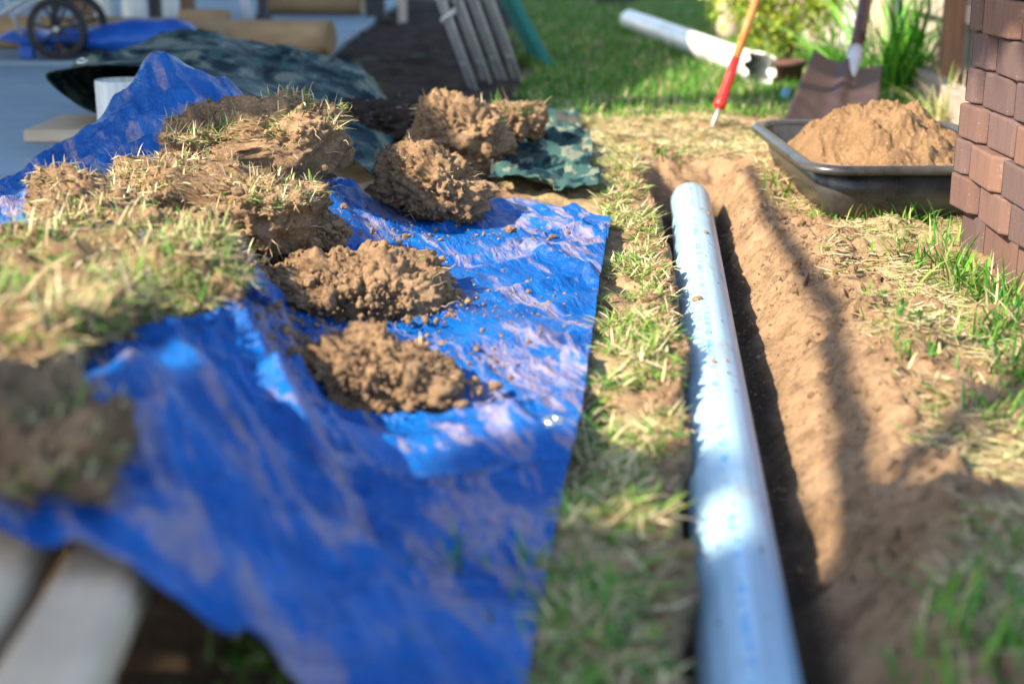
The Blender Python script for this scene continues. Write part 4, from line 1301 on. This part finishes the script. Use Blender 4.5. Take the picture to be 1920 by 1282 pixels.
tube_obj('socket', [tuple(nk0 - so_ + np.array((0, 0, 0.01))), tuple((nk0 + nk1) / 2 - so_ + np.array((0, 0, 0.012))), tuple(nk1 - so_), tuple(nk1 * 0.65 + nk2 * 0.35 - so_)], [0.013, 0.025, 0.029, 0.029], M['galv'], sv, 16)
tube_obj('handle', [tuple(nk1 * 0.8 + nk2 * 0.2 - so_), tuple(nk2 - so_), tuple(nk3 - so_), tuple(nk3 + (nk3 - nk2) * 1.6 - so_)], [0.025, 0.027, 0.027, 0.027], M['brown_handle'], sv, 16)

pc_ = at(1478, 165, 0.0)
pot = thing('flower_pot', 'small terracotta pot under the flowering bush', 'pot', tuple(pc_))
V, F = lathe([(0.0, 0.004), (0.045, 0.004), (0.062, 0.095), (0.070, 0.095), (0.072, 0.118), (0.062, 0.12), (0.058, 0.10), (0.0, 0.095)], 32)
pyobj('body', V, F, M['terracotta'], pot)
Vp, Fp = ICO[2]
o = npmesh('blue_pebble', Vp * np.array((0.022, 0.014, 0.030)) * (1 + 0.08 * vnoise(Vp * 2, 3))[:, None], Fp, M['blue_glaze'])
o.location = tuple(at(1473, 180, 0.03))
tag(o, 'small blue glazed pebble standing in the grass by the pot', 'pebble')

# ------------------------------------------------------------------ fence, posts, sleeper
def fence(name, label, p0, p1, h, n, seed):
    a, b_ = Vector((*p0, 0)), Vector((*p1, 0))
    f = thing(name, label, 'fence', tuple(a), math.atan2(b_.y - a.y, b_.x - a.x))
    L = (b_ - a).length
    r = random.Random(seed)
    pitch = L / n
    for k in range(n):
        hh = h + r.uniform(-0.02, 0.02)
        o = bmobj('paling', box_bm(pitch * r.uniform(0.74, 0.93), 0.016, hh, 0.002, 1, (0, 0, hh / 2)), M['grey_wood'], f)
        o.location = (pitch * (k + 0.5), r.uniform(-0.004, 0.004), 0.03)
        o.rotation_euler = (0, r.uniform(-0.012, 0.012), 0)
    for z in (0.35, 1.15):
        bmobj('rail', box_bm(L, 0.04, 0.07, 0.003, 1, (L / 2, -0.033, z)), M['grey_wood'], f)
fence('paling_fence', 'weathered grey paling fence beyond the brick pillar', (1.83, 6.62), (1.74, 4.4), 1.5, 26, 5)
fence('paling_fence', 'paling fence behind the flowering bush', (1.50, 9.6), (1.88, 6.95), 1.5, 28, 6)
pst = bmobj('post', box_bm(0.068, 0.068, 1.6, 0.005, 2, (0, 0, 0.8)), M['pvc_white'])
pst.location = (aty(1588, 100, 6.9)[0], 6.9, 0)
tag(pst, 'narrow pale square post left of the shovel handle', 'post')
log('round_post', 'thick round timber post right of the shovel handle', (aty(1646, 100, 6.8)[0], 6.8, -0.03), (aty(1646, 100, 6.8)[0], 6.82, 1.6), 0.085, M['pale_wood'], 9, 'post')
log('round_post', 'brown round post standing left of the flowering bush', (aty(1367, 40, 8.98)[0], 8.98, -0.03), (aty(1367, 40, 8.98)[0], 8.98, 1.5), 0.075, M['pale_wood'], 10, 'post')
pst = bmobj('post', box_bm(0.075, 0.075, 1.6, 0.005, 2, (0, 0, 0.8)), M['brown_wood'])
pst.location = (aty(1808, 100, 5.6)[0] - 0.05, 5.6, 0)
tag(pst, 'reddish brown fence post just left of the bricks', 'post')
plank('sleeper', 'weathered timber sleeper edging the ground below the fence', (1.715, 6.15, 0.115), (1.52, 4.35, 0.115), 0.07, 0.14, M['sleeper'], 'sleeper')

# ------------------------------------------------------------------ plants at the back right
bp = at(1470, 132, 0.0)
bush = thing('flowering_bush', 'yellow-green bush with pale pink flowers by the fence', 'bush', tuple(bp))
r = np.random.default_rng(400)
for k in range(9):
    a = r.uniform(0, 6.283)
    tube_obj('stem', [(0, 0, -0.02), (0.08 * math.cos(a), 0.08 * math.sin(a), 0.25), (0.26 * math.cos(a), 0.22 * math.sin(a), 0.75)], [0.008, 0.006, 0.003], M['bark'], bush, 6)
cl = [(-0.27, 0.0, 0.36), (-0.30, 0.02, 0.62), (0.33, 0.0, 0.40), (-0.12, 0.0, 0.30), (0.02, -0.02, 0.28), (0.16, 0, 0.30), (-0.20, 0.05, 0.50), (0.0, -0.05, 0.55), (0.22, 0.0, 0.50), (-0.12, 0.05, 0.75), (0.14, 0.05, 0.8), (0.30, 0.05, 0.7), (-0.10, -0.02, 0.20)]
V, F, C_ = leaf_cloud(5200, cl, [(0.16, 0.16, 0.17)] * len(cl), 0.020, [(0.30, 0.42, 0.04), (0.46, 0.56, 0.07), (0.16, 0.28, 0.03), (0.58, 0.58, 0.12)], 401)
kind(npmesh('foliage', V, F, M['leaf'], bush, False, C_), 'stuff')
cl2 = [(0.0, -0.08, 0.38), (0.14, -0.08, 0.45), (0.22, -0.06, 0.36), (0.05, -0.08, 0.62), (0.2, -0.06, 0.7)]
V, F, C_ = leaf_cloud(700, cl2, [(0.11, 0.10, 0.14)] * len(cl2), 0.014, [(0.72, 0.55, 0.48), (0.78, 0.68, 0.60), (0.70, 0.48, 0.42)], 402)
kind(npmesh('flowers', V, F, M['leaf'], bush, False, C_), 'stuff')

def strap_plant(name, label, c, n, L, wd, seed, colr, lean=(0.02, 0.5), spread=0.04, curl=1.0):
    r = np.random.default_rng(seed)
    b_ = np.stack([r.normal(0, spread, n), r.normal(0, spread, n), np.zeros(n)], 1)
    V, F, C = blades(b_, r.uniform(0, 6.283, n), r.uniform(*L, n), r.uniform(*wd, n), r.uniform(*lean, n), colr[r.integers(0, len(colr), n)] * r.uniform(0.8, 1.2, (n, 1)), seed, curl)
    o = npmesh(name, V, F, M['blade'], None, True, C)
    o.location = tuple(c)
    return tag(o, label, 'plant')
strap_plant('strappy_plant', 'tall strappy green plant in front of the paling fence', at(1680, 175, 0.0), 150, (0.25, 0.75), (0.010, 0.018), 410, np.vstack([GREEN, GREEN[1:3] * 1.5]), (0.02, 0.6), 0.06, 0.9)
strap_plant('strappy_plant', 'low arching green tuft behind the shovel and bush', at(1560, 140, 0.0), 70, (0.2, 0.5), (0.008, 0.014), 411, GREEN, (0.1, 0.8), 0.06, 1.0)
strap_plant('dry_tuft', 'pale dry grass tuft behind the mound beside the bricks', at(1775, 228, 0.0), 130, (0.08, 0.26), (0.003, 0.006), 412, np.vstack([STRAW, LIME]), (0.1, 0.8), 0.05, 0.9)

# ------------------------------------------------------------------ tub and its mound
def rrect(hx, hy, rad, n=10):
    out = []
    for (cx_, cy_, a0) in ((hx - rad, hy - rad, 0), (-hx + rad, hy - rad, 90), (-hx + rad, -hy + rad, 180), (hx - rad, -hy + rad, 270)):
        for k in range(n + 1):
            a = R(a0 + 90 * k / n)
            out.append((cx_ + rad * math.cos(a), cy_ + rad * math.sin(a)))
    return out
tub = thing('tub', 'black plastic mixing tub full of soil beside the brick pillar', 'tub', (0.975, 3.71, 0.0))
tub.rotation_euler = (0, 0, 0.02)
HX, HY = 0.275, 0.395
def rings(lst):
    V = []
    for (dx_, z, rad) in lst:
        V += [(x_, y_, z) for x_, y_ in rrect(HX + dx_, HY + dx_, rad)]
    return V, grid_faces(len(lst), len(V) // len(lst), True)
V, F = rings([(-0.50 * HX, 0.012, 0.04), (-0.070, 0.006, 0.06), (-0.055, 0.012, 0.07), (-0.040, 0.05, 0.075), (-0.012, 0.135, 0.085), (-0.016, 0.134, 0.083), (-0.044, 0.05, 0.073), (-0.060, 0.018, 0.06), (-0.5 * HX, 0.016, 0.04)])
nb = len(V) // 9
F = [list(f) for f in F] + [list(range(nb))[::-1], list(range(8 * nb, 9 * nb))]
pyobj('body', V, F, M['black_plastic'], tub)
V, F = rings([(-0.0155, 0.1385, 0.083), (-0.010, 0.1445, 0.086), (0.004, 0.1470, 0.095), (0.014, 0.1440, 0.10), (0.018, 0.136, 0.102), (0.017, 0.127, 0.102), (0.011, 0.125, 0.098), (0.009, 0.134, 0.096), (-0.0095, 0.1345, 0.086), (-0.0155, 0.1385, 0.083)])
pyobj('rim', V, F, M['black_plastic'], tub)
s, t = np.meshgrid(np.linspace(-1, 1, 190), np.linspace(-1, 1, 230), indexing='ij')
s, t = s.ravel(), t.ravel()
sx_ = s * 0.234 * (1 - 0.13 * np.abs(t) ** 7)
sy_ = t * 0.354 * (1 - 0.085 * np.abs(s) ** 7)
dome = (1 - np.abs(s) ** 4) * (1 - np.abs(t) ** 4)
g2 = lambda x0, y0, w0, h: h * np.exp(-((sx_ - x0) ** 2 + (sy_ - y0) ** 2) / w0 ** 2)
hz = 0.080 + 0.085 * dome + g2(0.0, 0.04, 0.16, 0.045) + g2(-0.07, 0.0, 0.07, 0.035) + g2(0.08, 0.0, 0.055, 0.05) + g2(-0.17, -0.05, 0.07, 0.03) + g2(0.0, -0.16, 0.12, 0.04) + g2(0.2, -0.12, 0.07, 0.03)
Pm = xyz(sx_, sy_)
hz = hz + 0.028 * fbm(Pm * 14, 420, 4) * dome - 0.012 * np.abs(fbm(Pm * 30, 424, 3)) * dome + 0.008 * (0.5 - worley(xyz(sx_, sy_, hz) * 34, 421)) + 0.004 * (0.5 - worley(xyz(sx_, sy_, hz) * 80, 422))
mound = npmesh('soil_mound', np.stack([sx_, sy_, hz], 1), grid_faces(190, 230), M['sand'])
mound.location = (0.975, 3.71, 0.0)
mound.rotation_euler = (0, 0, 0.02)
tag(mound, 'heaped sandy brown soil filling the black tub', 'soil')

# ------------------------------------------------------------------ brick pillar: dry-stacked bricks with cut corners
pillar = thing('brick_pillar', 'dry-stacked pillar of reddish brown bricks at the right edge', 'brick pillar', (0.98, 3.12, 0))
def brick_mesh(L, Wd, Hh, cut, seed):
    """brick lying along -y with its two outer upright corners cut"""
    pts = [(0.004, 0.0), (0.0, -0.006), (0.0, -L + cut), (cut * 0.75, -L), (Wd, -L), (Wd, 0.0)]
    b = bmesh.new()
    lo = [b.verts.new((p[0], p[1], 0)) for p in pts]
    hi = [b.verts.new((p[0], p[1], Hh)) for p in pts]
    b.faces.new(lo[::-1])
    b.faces.new(hi)
    for k in range(len(pts)):
        b.faces.new([lo[k], lo[(k + 1) % len(pts)], hi[(k + 1) % len(pts)], hi[k]])
    bmesh.ops.recalc_face_normals(b, faces=b.faces[:])
    bmesh.ops.bevel(b, geom=b.edges[:], offset=0.0065, segments=3, profile=0.6, affect='EDGES')
    me = bpy.data.meshes.new('brick')
    b.to_mesh(me)
    b.free()
    me.materials.append(M['brick'])
    return me
meshes = {0: brick_mesh(0.156, 0.10, 0.0735, 0.045, 1), 1: brick_mesh(0.20, 0.10, 0.0735, 0.045, 2), 2: brick_mesh(0.100, 0.10, 0.0735, 0.05, 3), 3: brick_mesh(0.156, 0.10, 0.100, 0.03, 4), 4: brick_mesh(0.20, 0.10, 0.100, 0.03, 5)}
rb = random.Random(12)
zz_ = -0.01
for course in range(13):
    hh = 0.100 if course == 0 else 0.0735
    pat = [(3, 0.156), (4, 0.20), (4, 0.20)] if course == 0 else ([(0, 0.156), (1, 0.20), (1, 0.20)] if course % 2 else [(2, 0.100), (1, 0.20), (1, 0.20), (2, 0.1)])
    yb = 0.0
    for (mi, L) in pat:
        for col_ in (0, 1):
            o = link('brick', meshes[mi], pillar)
            ox = (0.022 if course == 0 else rb.uniform(-0.011, 0.012) + (0.006 if course == 5 else 0)) + 0.104 * col_
            if course == 12:
                ox -= 0.010
            o.location = (ox, yb + rb.uniform(-0.003, 0.003), zz_)
            o.rotation_euler = (rb.uniform(-0.006, 0.006), rb.uniform(-0.01, 0.01), rb.uniform(-0.06, 0.06))
        yb -= L + 0.003
    zz_ += hh + 0.0025

# ------------------------------------------------------------------ boards under the front edge of the tarpaulin
plank('timber_board', 'left of two weathered boards under the tarpaulin edge', (-0.462, 1.28, 0.165), (-0.405, 0.55, 0.20), 0.075, 0.045, M['plank'], 'board', 0.012)
plank('timber_board', 'right of two weathered boards under the tarpaulin edge', (-0.372, 1.30, 0.150), (-0.310, 0.55, 0.205), 0.078, 0.045, M['plank'], 'board', 0.016)
for (xx_, yy_) in ((-0.42, 1.15), (-0.37, 0.62)):
    plank('timber_block', 'timber block carrying the two boards, %s' % ('under the tarpaulin' if yy_ > 1 else 'nearest the camera'), (xx_ - 0.10, yy_, 0.105), (xx_ + 0.05, yy_, 0.105), 0.09, 0.105, M['plank'], 'block', 0.006)
